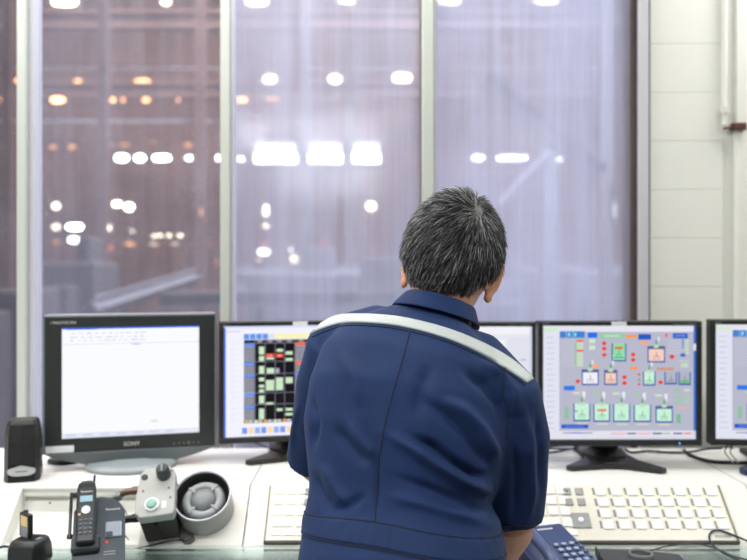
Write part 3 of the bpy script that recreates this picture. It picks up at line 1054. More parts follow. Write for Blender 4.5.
def radio_charger():
    c = on_plane(24, 566, V((0, 0, GLASS_Z)), V((0, 0, 1)))
    t = thing('radio_charger', 'small black drop-in charger stand at the front left desk corner', 'charger', (c.x, c.y + .03, GLASS_Z), (0, 0, math.radians(-12)))
    b = BM()
    rings = []
    for z, w, d in ((0, .035, .034), (.004, .037, .036), (.034, .0355, .034), (.046, .031, .030), (.05, .026, .026)):
        rings.append([V((sx * w, sy * d, z)) for sx, sy in ((-.8, -1), (.8, -1), (1, -.75), (1, .75), (.8, 1), (-.8, 1), (-1, .75), (-1, -.75))])
    loft(b, rings)
    obj('housing', b, M_black, t, angle=.7)
    b = BM(); box(b, (-.024, -.014, .0496), (.014, .016, .0508)); f = obj('slot', b, mat('slot_black', (8, 8, 8), .8), t)
    b = BM(); box(b, (.017, -.008, .0495), (.027, .006, .0515), .001, 1); f = obj('indicator', b, M_logo_dim, t)
    b = BM(); tube(b, spline([(-.04, .01, .02), (-.07, .012, .022), (-.11, .02, .012), (-.2, .03, .004)]), .003, 8); obj('power_cord', b, mat('navy_cord', (30, 38, 60), .5), t, smooth=True)
    bt = thing('radio_battery', 'thin black radio battery with tan label standing in the charger stand', 'battery', (c.x - .009, c.y + .03, GLASS_Z), (0, 0, math.radians(-38)))
    b = BM()
    box(b, (-.021, -.004, .051), (.017, .008, .103), .002, 1)
    box(b, (-.021, .004, .051), (-.011, .013, .106), .002, 1)
    obj('case', b, M_black, bt)
    b = BM(); box(b, (-.013, -.0047, .076), (.014, -.0041, .098)); f = obj('label_sticker', b, mat('tan_label', (206, 178, 124), .6, vary=.12, scale=90), bt); f['label'] = 'tan label'
    b = BM(); box(b, (-.013, -.0046, .052), (.014, -.0041, .075)); f = obj('contact_panel', b, mat('silver_grey_panel', (120, 124, 126), .4, .3, vary=.15, scale=80), bt)


# ------------------------------------------------------------------ things on the right
def blue_phone():
    A = math.radians(12)
    yaw = math.radians(17)
    m_n = mat('navy_phone_plastic', (46, 62, 104), .36, vary=.05)
    m_nl = mat('pale_navy_plastic', (62, 78, 122), .34)
    W, L = .125, .20
    top = P(547, 525, 1.82)
    Rz = Matrix.Rotation(yaw, 4, 'Z')
    up = Rz @ V((0, math.cos(A), math.sin(A)))
    foot = top - up * L
    foot.z = GLASS_Z + .013
    t = thing('desk_telephone', 'navy blue push-button desk telephone on the glass beside the right arm', 'telephone', (foot.x, foot.y, GLASS_Z), (0, 0, yaw))
    zoff = max(.014, foot.z - GLASS_Z)
    M = Matrix.Translation((0, 0, zoff)) @ Matrix.Rotation(A, 4, 'X')
    b = BM()
    pr = [(0, zoff - .014), (0, zoff), (L * math.cos(A), zoff + L * math.sin(A)), (L * math.cos(A), 0.0), (.03, 0.0)]
    prism(b, pr, -.045, .035, axis='x', bev=.006)
    obj('body', b, m_n, t)
    pr2 = [(0, zoff - .014), (0, zoff - .006), (L * math.cos(A) - .004, zoff + L * math.sin(A) - .012), (L * math.cos(A) - .004, 0.0), (.03, 0.0)]
    b = BM(); prism(b, pr2, -.10, -.0455, axis='x', bev=.005)
    f = obj('handset_rest', b, m_n, t)
    # handset
    b = BM()
    q = lambda x, y, z: M @ V((x, y, z))
    tube(b, spline([q(-.078, .012, .010), q(-.078, .05, .020), q(-.078, .1, .022), q(-.078, .15, .020), q(-.078, .188, .010)], 4), [.014] * 5 + [.012] * 7 + [.014] * 5, 14)
    h = obj('handset', b, m_nl, t, smooth=True)
    h['label'] = 'paler blue handset'
    m_k = mat('grey_blue_button', (150, 160, 178), .35)
    for r in range(4):
        for c in range(3):
            b = BM(); box(b, (-.033 + c * .0185, .105 - r * .0205, 0), (-.033 + c * .0185 + .0115, .105 - r * .0205 + .0095, .0055), .002, 2, 0, M)
            obj('key', b, m_k, t)
    for r in range(5):
        b = BM(); box(b, (.021, .112 - r * .0185, 0), (.031, .112 - r * .0185 + .0045, .0035), .001, 1, 0, M)
        obj('side_key', b, mat('small_blue_key', (92, 108, 146), .35), t)
    b = BM(); box(b, (-.036, .176, 0), (.002, .181, .0006), 0, 1, 0, M); f = obj('name_strip', b, M_logo, t)


def handheld():
    c = on_plane(642, 567.5, V((0, 0, GLASS_Z)), V((0, 0, 1)))
    t = thing('desk_intercom', 'black desk intercom with round grey-rimmed dial lying at the desk front edge', 'intercom', (c.x, c.y, GLASS_Z), (0, 0, math.radians(-3)))
    m = mat('matt_black_plastic', (44, 46, 50), .5, bump=.2, bscale=800)
    b = BM()
    pts = [(-.082, -.10), (-.086, .03), (-.084, .056), (-.06, .056), (-.045, .046), (-.01, .042), (.035, .044), (.075, .034), (.088, .028), (.088, -.09)]
    prism(b, pts, 0, .020, axis='z', bev=.003)
    obj('body', b, m, t)
    b = BM()
    lathe(b, [(.026, .020), (.026, .026), (.023, .0275), (.0205, .025), (.0205, .0205)], 36, Matrix.Translation((.002, .016, 0)), cap=False)
    f = obj('dial_rim', b, mat('grey_rubber_rim', (108, 110, 112), .5), t, smooth=True); f['label'] = 'grey round rim'
    b = BM(); lathe(b, [(.0204, .0202), (.0204, .022), (.01, .0235), (.0005, .0237)], 30, Matrix.Translation((.002, .016, 0)))
    obj('dial', b, M_black, t, angle=.6)
    b = BM(); box(b, (-.0862, .02, .004), (-.0835, .0575, .024), .001, 1)
    obj('side_clip', b, mat('blue_black_clip', (20, 26, 46), .4), t)
    # cord looping over the keyboard: thing of its own
    pts = []
    for (px, py, hh) in ((646, 552, .012), (668, 546, .016), (690, 543.5, .016), (712, 547, .016), (733, 556, .014), (748, 560, .014)):
        pts.append(on_plane(px, py, V((0, DESK_Y, DESK_Z)) + SN * .012, SN) if py < 546 else on_plane(px, py, V((0, 0, DESK_Z + hh)), V((0, 0, 1))))
    b = BM(); tube(b, spline(pts), .0018, 8)
    o = obj('intercom_cord', b, mat('dark_grey_cord', (52, 56, 62), .5), None, smooth=True)
    tag(o, 'thin dark grey cord arching from the black intercom along the desk', 'cord')
    pts = []
    for (px, py, hh) in ((762, 548, .013), (745, 540, .013), (728, 533, .0135), (716, 530, .0135), (709.5, 535, .0135), (712, 544, .0135)):
        pts.append(on_plane(px, py, S0 + SN * hh, SN))
    for (px, py) in ((722, 552), (738, 560), (757, 569)):
        pts.append(on_plane(px, py, V((0, 0, DESK_Z + .02)), V((0, 0, 1))))
    b = BM(); tube(b, spline(pts, 8), .0024, 8)
    o = obj('looped_cable', b, mat('blue_black_cord', (34, 40, 58), .4), None, smooth=True)
    tag(o, 'blue-black cable making a loop over the keyboard corner beside the lettering', 'cable')


def shelf_cables():
    up = V((0, 0, 1))

    def cable(name, label, pix, r, m, extra=None):
        pts = [on_plane(px, py, V((0, 0, SHELF_Z + r + dz)), up) for px, py, dz in pix]
        pts = [V((p.x, min(p.y, 2.34), max(p.z, SHELF_Z + r))) for p in pts]
        b = BM(); tube(b, spline(pts), r, 8)
        o = obj(name, b, m, None, smooth=True)
        tag(o, label, 'cable')
    cable('power_cable', 'black cable running from the tank-diagram monitor foot along the shelf', [(625, 449, .002), (632, 452.5, 0), (648, 451, .003), (668, 452.5, 0), (690, 452, .004), (706, 449, .01), (722, 448, .012)], .0034, M_cable)
    cable('thick_power_cable', 'thick black cable sagging below the rightmost monitor along the shelf', [(684, 450, .002), (692, 456, 0), (712, 461.5, 0), (732, 462.5, 0), (760, 463, 0)], .0046, M_cable)
    cable('coiled_cable', 'black cable coiled on the shelf between the two black monitors', [(540, 451, 0), (552, 452, 0), (566, 450, .002), (578, 448, .01), (572, 445, .02), (556, 446, .02), (545, 448, .012), (556, 449, .008), (582, 449, 0)], .0026, M_cable)
    cable('signal_cable', 'thin black cable drooping beside the left arm under the alarm-table monitor', [(256, 437, .02), (262, 443, .012), (272, 449, .004), (284, 452, 0), (296, 452, 0)], .0022, M_cable)
    # grey clip with short black lead hanging under the rightmost monitor
    b = BM()
    for dx in (0, .014):
        tube(b, spline([P(727, 446, 2.12) + V((dx, 0, 0)), P(725, 452, 2.11) + V((dx, 0, 0)), P(730, 459, 2.10) + V((dx, 0, 0)), P(733, 463, 2.09) + V((dx, 0, 0))]), .002, 7)
    o = obj('cable_clip', b, mat('grey_steel_clip', (140, 144, 146), .35, .7), None, smooth=True)
    tag(o, 'bent grey wire clip under the rightmost monitor holding cables', 'clip')
    p = on_plane(744, 474, V((0, 0, SHELF_Z)), V((0, 0, 1)))
    b = BM(); box(b, (p.x - .008, p.y - .02, SHELF_Z), (p.x + .05, p.y + .012, SHELF_Z + .016), .003)
    o = obj('plug', b, mat('navy_plug', (28, 40, 82), .4)); tag(o, 'small navy blue plug lying on the shelf below the rightmost monitor', 'plug')
    p = on_plane(63, 463, V((0, 0, SHELF_Z)), V((0, 0, 1)))
    b = BM()
    lathe(b, [(.04, 0), (.043, .004), (.04, .012), (.02, .016), (.001, .017)], 28, Matrix.Translation((p.x, p.y, SHELF_Z)) @ Matrix.Diagonal((1, .6, 1, 1)))
    o = obj('cable_hub', b, M_black, None, angle=.6); tag(o, 'flat black oval hub on the shelf under the wide-bezel monitor', 'hub')


def wall_fittings():
    t = thing('wall_conduit', 'white vertical conduit pipe on the wall at the right edge', 'pipe', (0, 0, 0))
    x = (725 - CX) * (WY - .02) / F
    z0 = H - (112 - HY) * WY / F
    b = BM(); tube(b, [(x, WY - .018, z0), (x, WY - .018, 2.75)], .008, 16); obj('pipe', b, M_wall, t, angle=.6)
    b = BM(); tube(b, [(x, WY - .018, z0 + .012), (x, WY - .018, z0 - .008)], .0125, 16)
    tube(b, [(x, WY - .018, z0 - .008), (x, WY - .018, z0 - .045)], .009, 12); obj('coupling', b, mat('off_white_fitting', (206, 206, 196), .45), t, angle=.6)
    zz = H - (128 - HY) * WY / F
    v = thing('wall_valve', 'small dark brown valve handle on the wall below the white conduit', 'valve', (x, WY - .02, zz))
    m = mat('rusty_brown_metal', (84, 52, 40), .5, .3, vary=.2, scale=80)
    b = BM(); box(b, (.022, -.012, -.010), (.062, .02, .012), .003); obj('body', b, m, v)
    b = BM(); tube(b, [(-.006, 0, -.006), (.026, -.002, .0)], [.003, .005], 10); obj('handle', b, m, v, smooth=True)


# ------------------------------------------------------------------ the mill hall beyond the glass
def hall():
    m_back = mat('brown_corrugated_steel', (118, 88, 76), .7, vary=.22, scale=.6)
    m_steel = mat('dusty_red_brown_steel', (122, 98, 92), .6, vary=.15, scale=2)
    m_pale = mat('pale_painted_steel', (184, 182, 186), .6, vary=.08, scale=2)
    m_grey = mat('machine_grey_steel', (112, 112, 116), .6, vary=.15, scale=2)
    m_dark = mat('dark_mill_steel', (72, 68, 70), .6, vary=.2, scale=2)
    BY = 30.0
    X0, X1, ZF, ZR = -22.0, 22.0, -4.0, 13.0
    b = BM(); box(b, (X0, 3.2, ZF - .2), (X1, BY, ZF)); struct('mill_floor', b, mat('mill_concrete', (104, 98, 96), .8, vary=.2, scale=.8))
    b = BM()
    x = X0
    while x < X1:
        box(b, (x, BY, ZF), (x + .5, BY + .3, ZR)); box(b, (x + .5, BY + .12, ZF), (x + .8, BY + .3, ZR)); x += .8
    o = struct('mill_wall_back', b, m_back)
    for nm, xx in (('mill_wall_left', X0 - .3), ('mill_wall_right', X1)):
        b = BM(); box(b, (xx, 3.2, ZF), (xx + .3, BY, ZR)); struct(nm, b, m_back)
    b = BM(); box(b, (X0, 3.2, ZR), (X1, BY, ZR + .3)); struct('mill_roof', b, mat('mill_roof_sheet', (96, 80, 78), .8, vary=.2, scale=.5))

    def column(px, Y, w, z0, z1, m, label, name='steel_column'):
        # an H-section column
        c = P(px, HY, Y)
        b = BM()
        box(b, (c.x - w / 2, Y - w / 2, z0), (c.x + w / 2, Y - w / 2 + w * .12, z1))
        box(b, (c.x - w / 2, Y + w / 2 - w * .12, z0), (c.x + w / 2, Y + w / 2, z1))
        box(b, (c.x - w * .06, Y - w / 2, z0), (c.x + w * .06, Y + w / 2, z1))
        box(b, (c.x - w * .7, Y - w * .7, z0), (c.x + w * .7, Y + w * .7, z0 + w * .15))
        o = obj(name, b, m)
        tag(o, label, 'column', 'steel columns in the mill hall')
    column(103, 18, .2, ZF, ZR, m_steel, 'brown column of the hall behind the second window pane')
    column(8, 16, .2, ZF, ZR, m_steel, 'brown column of the hall behind the leftmost window pane')
    column(201, 20.8, .22, ZF, ZR, m_steel, 'pale column of the hall beside the second aluminium mullion')
    column(305, 22, .22, ZF, ZR, m_grey, 'thin grey column of the hall in the middle of third pane')
    column(549, 14, .19, ZF, 3.5, m_pale, 'stout pale column of the hall behind the dustiest pane')
    column(606, 12, .15, ZF, ZR, m_pale, 'slim pale column of the hall beside the brown window gasket')
    column(350, 24, .2, ZF, ZR, m_grey, 'grey column of the hall under the white strip window')

    def beam(pa, pb, Y, h, m, label, Yb=None, name='roof_beam', posts=False):
        a, b2 = P(*pa, Y), P(*pb, Yb or Y)
        d = (b2 - a).normalized()
        s = V((0, 1, 0)) - d * d.y
        s.normalize()
        u = d.cross(s)
        b = BM()
        for (o0, o1, dd) in ((-h / 2, -h / 2 + h * .15, h * .5), (h / 2 - h * .15, h / 2, h * .5), (-h / 2, h / 2, h * .08)):
            ring = lambda c: [c + u * o0 - s * dd, c + u * o1 - s * dd, c + u * o1 + s * dd, c + u * o0 + s * dd]
            loft(b, [ring(a), ring(b2)])
        o = obj(name, b, m)
        tag(o, label, 'beam', 'beams in the mill hall')
        if posts:
            for k in (.15, .85):
                q = a.lerp(b2, k)
                b = BM(); box(b, (q.x - .05, q.y - .05, ZF), (q.x + .05, q.y + .05, q.z - h * .45))
                obj('post', b, m, o)
    beam((-420, 121), (212, 121), 21, .07, m_pale, 'pale crane beam in the hall above the leftmost white lamps')
    beam((-420, 68), (900, 69), 24, .055, m_pale, 'pale beam high in the hall crossing all the panes')
    beam((-420, 92), (900, 90), 26, .5, m_steel, 'broad brown beam in the hall carrying the amber lamps')
    beam((-420, 20), (900, 22), 23, .5, m_steel, 'broad brown beam in the hall just under its top lamps')
    beam((485, 78), (598, 173), 13, .3, m_dark, 'dark diagonal brace behind the dustiest pane', Yb=11.72, name='diagonal_brace')
    beam((498, 204), (548, 150), 13.85, .12, m_pale, 'pale diagonal brace meeting the stout pale column', name='diagonal_brace')
    beam((95, 308), (196, 276), 14, .28, m_grey, 'pale slanting conveyor above the wide-bezel monitor', Yb=20, name='conveyor', posts=True)
    beam((160, 300), (430, 298), 15, .3, m_grey, 'grey walkway girder low in the hall above the alarm-table monitor', name='walkway_girder', posts=True)
    beam((232, 285), (420, 284), 19, .22, m_pale, 'pale pipe rack low in the hall under the warm lamps', name='pipe_rack', posts=True)
    beam((232, 270), (640, 268), 22, .2, m_pale, 'long pale rail low in the hall behind the worker', name='crane_rail')
    beam((180, 295), (232, 296), 16, .2, mat('dull_red_steel', (140, 84, 80), .6), 'dull red pipe low in the hall beside the second mullion', name='red_pipe', posts=True)

    def machine(px, py0, py1, w, Y, m, label):
        a, b2 = P(px - w / 2, py1, Y), P(px + w / 2, py0, Y)
        b = BM()
        box(b, (a.x, Y, ZF), (b2.x, Y + 1.5, b2.z), .08)
        box(b, (a.x + (b2.x - a.x) * .2, Y - .5, ZF), (a.x + (b2.x - a.x) * .7, Y, a.z + (b2.z - a.z) * .6), .05)
        box(b, (a.x + (b2.x - a.x) * .55, Y + .3, b2.z - .1), (a.x + (b2.x - a.x) * .8, Y + 1.1, b2.z + .5), .05)
        o = obj('mill_machine', b, m)
        tag(o, label, 'machine', 'machines in the mill hall')
    machine(68, 262, 320, 56, 15.6, m_dark, 'dark mill machine in the hall above the wide-bezel monitor')
    machine(300, 272, 320, 110, 16, m_grey, 'grey mill machine in the hall left of the worker head')
    machine(390, 256, 320, 60, 17, m_dark, 'dark mill machine in the hall close behind the worker head')
    machine(510, 282, 330, 40, 16, m_grey, 'small grey mill machine in the hall right of the worker')
    machine(600, 270, 330, 60, 18, m_grey, 'grey mill machine in the hall beside the slim pale column')
    machine(5, 290, 340, 40, 13.2, m_dark, 'dark mill machine in the hall behind the leftmost pane')

    # lamps
    m_house = mat('lamp_housing_grey', (80, 78, 76), .5)
    warm = lambda s: emit('warm_white_lamp_%d' % int(s * 10), (255, 236, 208), s)
    amber = lambda s: emit('amber_lamp_%d' % int(s * 10), (255, 176, 112), s)
    cool = lambda s: emit('cool_white_lamp_%d' % int(s * 10), (240, 243, 255), s * 1.3)
    red = lambda s: emit('red_lamp_%d' % int(s * 10), (255, 110, 80), s)
    ordn = ['first', 'second', 'third', 'fourth', 'fifth', 'sixth', 'seventh', 'eighth', 'ninth', 'tenth', 'eleventh', 'twelfth', 'thirteenth', 'fourteenth', 'fifteenth']

    def lamp(px, py, w, h, m, Y, label, group, blur=4.0):
        c = P(px, py, Y)
        a = max(1.8, w - blur - 1) * Y / F / 2
        d = max(1.8, h - blur - 1.5) * Y / F / 2
        t = thing('hall_lamp', label, 'lamp', c, (0, 0, 0), group)  # any lamp in the hall; its stub rod hangs from nothing
        b = BM()
        if w > h * 1.4:
            prism(b, [(a * math.copysign(abs(math.cos(q)) ** .6, math.cos(q)), d * math.copysign(abs(math.sin(q)) ** .8, math.sin(q))) for q in [k / 20 * 2 * PI + .01 for k in range(20)]], -.05, 0.0)
        else:
            rr = bmesh.ops.create_uvsphere(b, u_segments=16, v_segments=10, radius=1)
            for v in rr['verts']:
                v.co = V((v.co.x * a, v.co.y * .06, v.co.z * d))
        obj('lens', b, m, t)
        b = BM(); box(b, (-a * 1.15, .06, -d * 1.15), (a * 1.15, .2, d * 1.15), .02)
        tube(b, [(0, .13, d), (0, .13, d + .25)], .03, 8)
        obj('lamp_housing', b, m_house, t)

    def row(name, items, mf, Y, group, where):
        items = sorted(items)
        for i, (px, py, w, h, s) in enumerate(items):
            lamp(px, py, w, h, mf(s), Y, '%s %s, %s from the left' % (name, where, ordn[i]), group)
    row('warm white lamp', [(65, 2, 30, 13, 14), (166, 2, 14, 11, 10), (257, 2, 26, 12, 14), (347, 1, 20, 10, 8), (449, 1, 26, 12, 14), (546, 1, 28, 12, 12)], warm, 22, 'top row of hall lamps', 'in the topmost row of the hall')
    row('bright white lamp', [(270, 79, 18, 14, 12), (335, 79, 17, 14, 12), (402, 78, 22, 14, 14)], warm, 23, 'bright square hall lamps', 'in the row of three behind the third pane')
    row('round amber lamp', [(8, 79, 11, 11, 6), (17, 82, 10, 11, 6.5), (78, 82, 13, 10.5, 6.5), (143, 82, 20, 10.5, 7), (200, 78, 9, 10, 3)], amber, 26, 'upper amber hall lamps', 'in the upper amber row')
    row('amber lamp', [(2, 100, 10, 10, 5), (58, 100, 18, 10.5, 12), (113, 100, 10, 10, 6), (123, 100, 8, 9, 5), (146, 100, 12, 10, 6), (178, 100, 8, 9, 3.5), (242, 100, 16, 10, 8), (273, 99, 18, 9, 2.6), (307, 100, 11, 9, 4), (329, 99, 8, 8, 2), (338, 99, 8, 8, 2), (367, 100, 14, 8, .8), (400, 101, 13, 8, .8)], amber, 25, 'lower amber hall lamps', 'in the lower amber row')
    row('dim brown-orange lamp', [(4, 147, 14, 10, 1.1), (53, 147, 13, 10, 1.2), (72, 147, 12, 11, 1.4), (112, 145, 8, 9, .7), (125, 145, 14, 9, .9), (153, 142, 13, 8, .6), (188, 145, 13, 11, 1.1)], amber, 27, 'dim hall lamps', 'just above the white lamps')
    row('cool white lamp', [(122, 158, 17, 12, 14), (140, 158, 15, 12, 14), (162, 158, 22, 11, 12), (189, 158, 11, 10, 8), (200, 159, 7, 8, 4), (218, 158, 8, 11, 8), (241, 159, 12, 9, 10), (478, 158, 17, 11, 12), (512, 158, 35, 10, 14), (540, 160, 10, 7, 2), (564, 159, 20, 9, 10)], cool, 28, 'cool white hall lamps', 'in the long white row')
    # the big strip window of the far wall
    for i, (px, w) in enumerate(((276, 46), (323, 42), (365, 34))):
        a, c = P(px - w / 2 + 2.5, 163, 29.7), P(px + w / 2 - 2.5, 143, 29.7)
        t = thing('strip_window_bay', ['white daylit bay of the hall strip window, nearest the second mullion', 'white daylit bay of the hall strip window, middle of the three', 'white daylit bay of the hall strip window, nearest the worker'][i], 'window', (0, 0, 0), (0, 0, 0), 'daylit strip window of the hall')
        b = BM(); box(b, (a.x, 29.72, a.z), (c.x, 29.78, c.z)); obj('pane', b, emit('daylit_pane', (236, 240, 255), 2.6), t)
        b = BM(); box(b, (a.x, 29.6, a.z), (c.x, 29.66, a.z + (c.z - a.z) * .42), .02); obj('lower_pane', b, emit('bright_daylit_pane', (236, 240, 255), 30.0), t)
        b = BM()
        for (x0, x1, z0, z1) in ((a.x - .1, a.x, a.z, c.z), (c.x, c.x + .1, a.z, c.z), (a.x - .1, c.x + .1, c.z, c.z + .1), (a.x - .1, c.x + .1, a.z - .1, a.z)):
            box(b, (x0, 29.5, z0), (x1, 29.9, z1))
        obj('window_frame', b, m_grey, t)
    low = [(56, 206, 12, 12, 7, warm, 'round warm lamp alone low behind the second pane'), (56, 227, 13, 11, 4, warm, 'round warm lamp left of the pair of white panels'),
           (57, 242, 12, 8, 1, amber, 'dim amber lamp left of the lower white panel'), (75, 227, 20, 11, 14, cool, 'upper white lit panel low behind the second pane'),
           (76, 240, 19, 11, 7, cool, 'lower white lit panel low behind the second pane'), (117, 204, 14, 11, 12, warm, 'left half of the brightest low lamp pair'), (129, 207, 14, 13, 14, warm, 'right half of the brightest low lamp pair'),
           (108, 228, 10, 12, 8, warm, 'warm oval lamp beside the brown column'), (132, 231, 8, 8, 3, warm, 'small round lamp under the brightest low lamp pair'), (130, 244, 15, 8, 2, amber, 'dim flat lamp low in the hall right of the brown column'),
           (154, 236, 9, 8, 5, warm, 'small lamp of a low row, first of four'), (160, 235.5, 9, 8, 6, warm, 'small lamp of a low row, second of four'), (169, 235.5, 9, 8, 6, warm, 'small lamp of a low row, third of four'), (180, 235.5, 10, 8, 6, warm, 'small lamp of a low row, last of four'),
           (154, 244, 14, 7, 1.6, warm, 'faint flat lamp under the low row, left one'), (175, 244, 14, 7, 1.2, warm, 'faint flat lamp under the low row, right one'),
           (201, 212, 7, 14, 1.6, amber, 'upright orange lamp on the pale column'), (201, 228, 6, 8, 1.6, amber, 'small orange lamp under the upright orange lamp'),
           (111, 248, 9, 9, 1.6, red, 'orange-red lamp low on the brown column'), (191, 244, 6, 6, 1.4, red, 'red lamp left of the pale column'), (210, 245, 6, 6, 1.4, red, 'red lamp right of the pale column'), (158, 251, 7, 7, .9, red, 'small dim red lamp under the low lamp row'),
           (3, 278, 8, 10, 2, amber, 'orange lamp low behind the leftmost pane'), (217, 262, 6, 14, .9, amber, 'upright dull orange lamp left of the second mullion'),
           (266, 211, 10, 18, 10, warm, 'upright warm lamp low behind the third pane'), (266, 226, 10, 10, 6, warm, 'round warm lamp under the upright warm lamp'), (264, 243, 14, 8, 1, red, 'dim pink lamp low behind the third pane'),
           (264, 252, 16, 11, 7, cool, 'white lamp low behind the third pane left of the tall pair'), (259, 260, 9, 8, 3, warm, 'small lamp under the low white lamp'), (260, 272, 10, 7, 1.5, red, 'pink lamp lowest behind the third pane'),
           (291, 250, 7, 9, 7, cool, 'upper white lamp of the tall pair'), (294, 259, 13, 14, 4, warm, 'lower warm lamp of the tall pair'), (324, 243, 12, 8, 1.6, red, 'pinkish lamp alone low in the third pane'),
           (371, 206, 14, 14, 12, warm, 'square warm lamp closest to the worker head'), (377, 248, 6, 14, .8, amber, 'faint upright lamp below the square warm lamp'),
           (541, 252, 5, 16, 1.4, amber, 'upright orange lamp on the stout pale column'), (543, 277, 7, 8, 1.6, amber, 'small orange lamp low beside the stout pale column'), (615, 210, 4, 24, 2, cool, 'slim white tube lamp beside the slim pale column'), (503, 274, 14, 6, .7, red, 'faint pink lamp low right of the worker')]
    for li, (px, py, w, h, s, mf, label) in enumerate(low):
        lamp(px, py, w, h, mf(s), 13.3 if 'stout' in label else 11.6 if 'slim' in label else 20.2 if 'on the pale' in label else 22.2 + (li % 5) * .55, label, 'lamps low in the hall')

    # light of the hall lamps, then an added cool fill
    def area(name, loc, rot, sx, sy, e, col):
        l = bpy.data.lights.new(name, 'AREA'); l.shape = 'RECTANGLE'; l.size = sx; l.size_y = sy; l.energy = e; l.color = col
        o = bpy.data.objects.new(name, l); C.objects.link(o); o.location = loc; o.rotation_euler = rot
    area('hall_high_bay_light', (-6, 20, 12.5), (0, 0, 0), 14, 6, 2400, (1, .72, .55))
    area('hall_high_bay_light', (6, 18, 12.5), (0, 0, 0), 14, 6, 3600, (.78, .84, 1))
    area('hall_cool_fill', (7, 10, 10.5), (math.radians(30), 0, 0), 10, 3, 6500, (.74, .8, 1))  # unseen fill added to brighten the right side of the hall


# ------------------------------------------------------------------ the worker
def vremesh(bm, voxel, smooth_it, mats, name):
    me = bpy.data.meshes.new(name + '_src')
    bmesh.ops.recalc_face_normals(bm, faces=bm.faces[:])
    bm.to_mesh(me)
    bm.free()
    o = bpy.data.objects.new(name + '_src', me)
    C.objects.link(o)
    r = o.modifiers.new('r', 'REMESH'); r.mode = 'VOXEL'; r.voxel_size = voxel; r.adaptivity = 0
    if smooth_it:
        s = o.modifiers.new('s', 'SMOOTH'); s.factor = .5; s.iterations = smooth_it
    bpy.context.view_layer.update()
    dg = bpy.context.evaluated_depsgraph_get()
    out = bpy.data.meshes.new_from_object(o.evaluated_get(dg))
    bpy.data.objects.remove(o)
    bpy.data.meshes.remove(me)
    out.name = name
    out.materials.clear()
    for m in mats:
        out.materials.append(m)
    out.polygons.foreach_set('use_smooth', [True] * len(out.polygons))
    return out


def sring(c, r, f, a, b, n=40, e=2.4):
    out = []
    for k in range(n):
        t = 2 * PI * k / n
        x = math.copysign(abs(math.cos(t)) ** (2 / e), math.cos(t)) * a
        y = math.copysign(abs(math.sin(t)) ** (2 / e), math.sin(t)) * b
        out.append(c + r * x + f * y)
    return out


LSH, RSH = V((-.060, 1.535, 1.210)), V((.228, 1.40, 1.134))      # shoulder joints
LEL, REL = V((-.127, 1.655, .957)), V((.247, 1.44, .912))         # elbows
LWR, RWR = V((.0, 1.80, .838)), V((.268, 1.625, .788))            # wrists
NECK = V((.118, 1.495, 1.275))
HEADC = V((.1535, 1.535, 1.388))


def torso(bm, g):
    """g: growth in metres (cloth > 0, skin < 0)"""
    yaw = math.radians(-19)
    spec = [  # centre, half width, half depth, roll
        ((.049, 1.290, .74), .162, .125, 0), ((.049, 1.295, .80), .170, .132, 0), ((.047, 1.315, .87), .174, .130, 0), ((.0475, 1.345, .905), .170, .126, 0), ((.047, 1.36, .935), .168, .122, .0),
        ((.044, 1.375, .97), .156, .120, -.02), ((.050, 1.39, 1.01), .168, .125, -.04), ((.056, 1.41, 1.07), .183, .131, -.08), ((.066, 1.43, 1.13), .186, .130, -.13), ((.078, 1.452, 1.18), .178, .118, -.17),
        ((.092, 1.47, 1.222), .150, .098, -.20), ((.106, 1.487, 1.252), .095, .075, -.2), ((.114, 1.497, 1.272), .062, .060, -.2)]
    rings = []
    cs = [V(s[0]) for s in spec]
    for i, (c, a, b, roll) in enumerate(spec):
        t = (cs[min(i + 1, len(cs) - 1)] - cs[max(i - 1, 0)]).normalized()
        r = V((math.cos(yaw), math.sin(yaw), roll)).normalized()
        r = (r - t * r.dot(t) * .6).normalized()
        f = t.cross(r).normalized()
        rings.append(sring(cs[i], r, f, a + g, b + g))
    loft(bm, rings)


def limbs_cloth(bm, g=0.0):
    r = lambda *q: [x + g for x in q]
    m = lambda a, b, t: a.lerp(b, t)
    # shoulders
    capsule(bm, [NECK + V((-.035, .0, -.042)), m(NECK, LSH, .6) + V((0, 0, -.003)), LSH], r(.054, .062, .063), 20)
    capsule(bm, [NECK + V((.01, .0, -.06)), m(NECK, RSH, .55) + V((0, 0, -.005)), RSH], r(.052, .064, .068), 20)
    # sleeves
    tube(bm, [LSH + V((.0, -.005, .01)), m(LSH, LEL, .3) + V((-.004, -.005, 0)), m(LSH, LEL, .65), m(LSH, LEL, .97)], r(.066, .068, .061, .056), 24)
    tube(bm, [RSH + V((-.005, 0, .02)), m(RSH, REL, .3) + V((.006, -.004, 0)), m(RSH, REL, .65) + V((.004, 0, 0)), m(RSH, REL, .97)], r(.068, .070, .064, .058), 24)
    # legs
    for s in (-1, 1):
        hip = V((.045 + s * .088, 1.290 - s * .03, .78))
        knee = V((.045 + s * .125, 1.30 - s * .02, .44))
        ank = V((.045 + s * .15, 1.20 - s * .02, .095))
        capsule(bm, [hip, hip.lerp(knee, .5), knee, knee.lerp(ank, .4), ank], r(.098, .094, .078, .076, .072), 20)


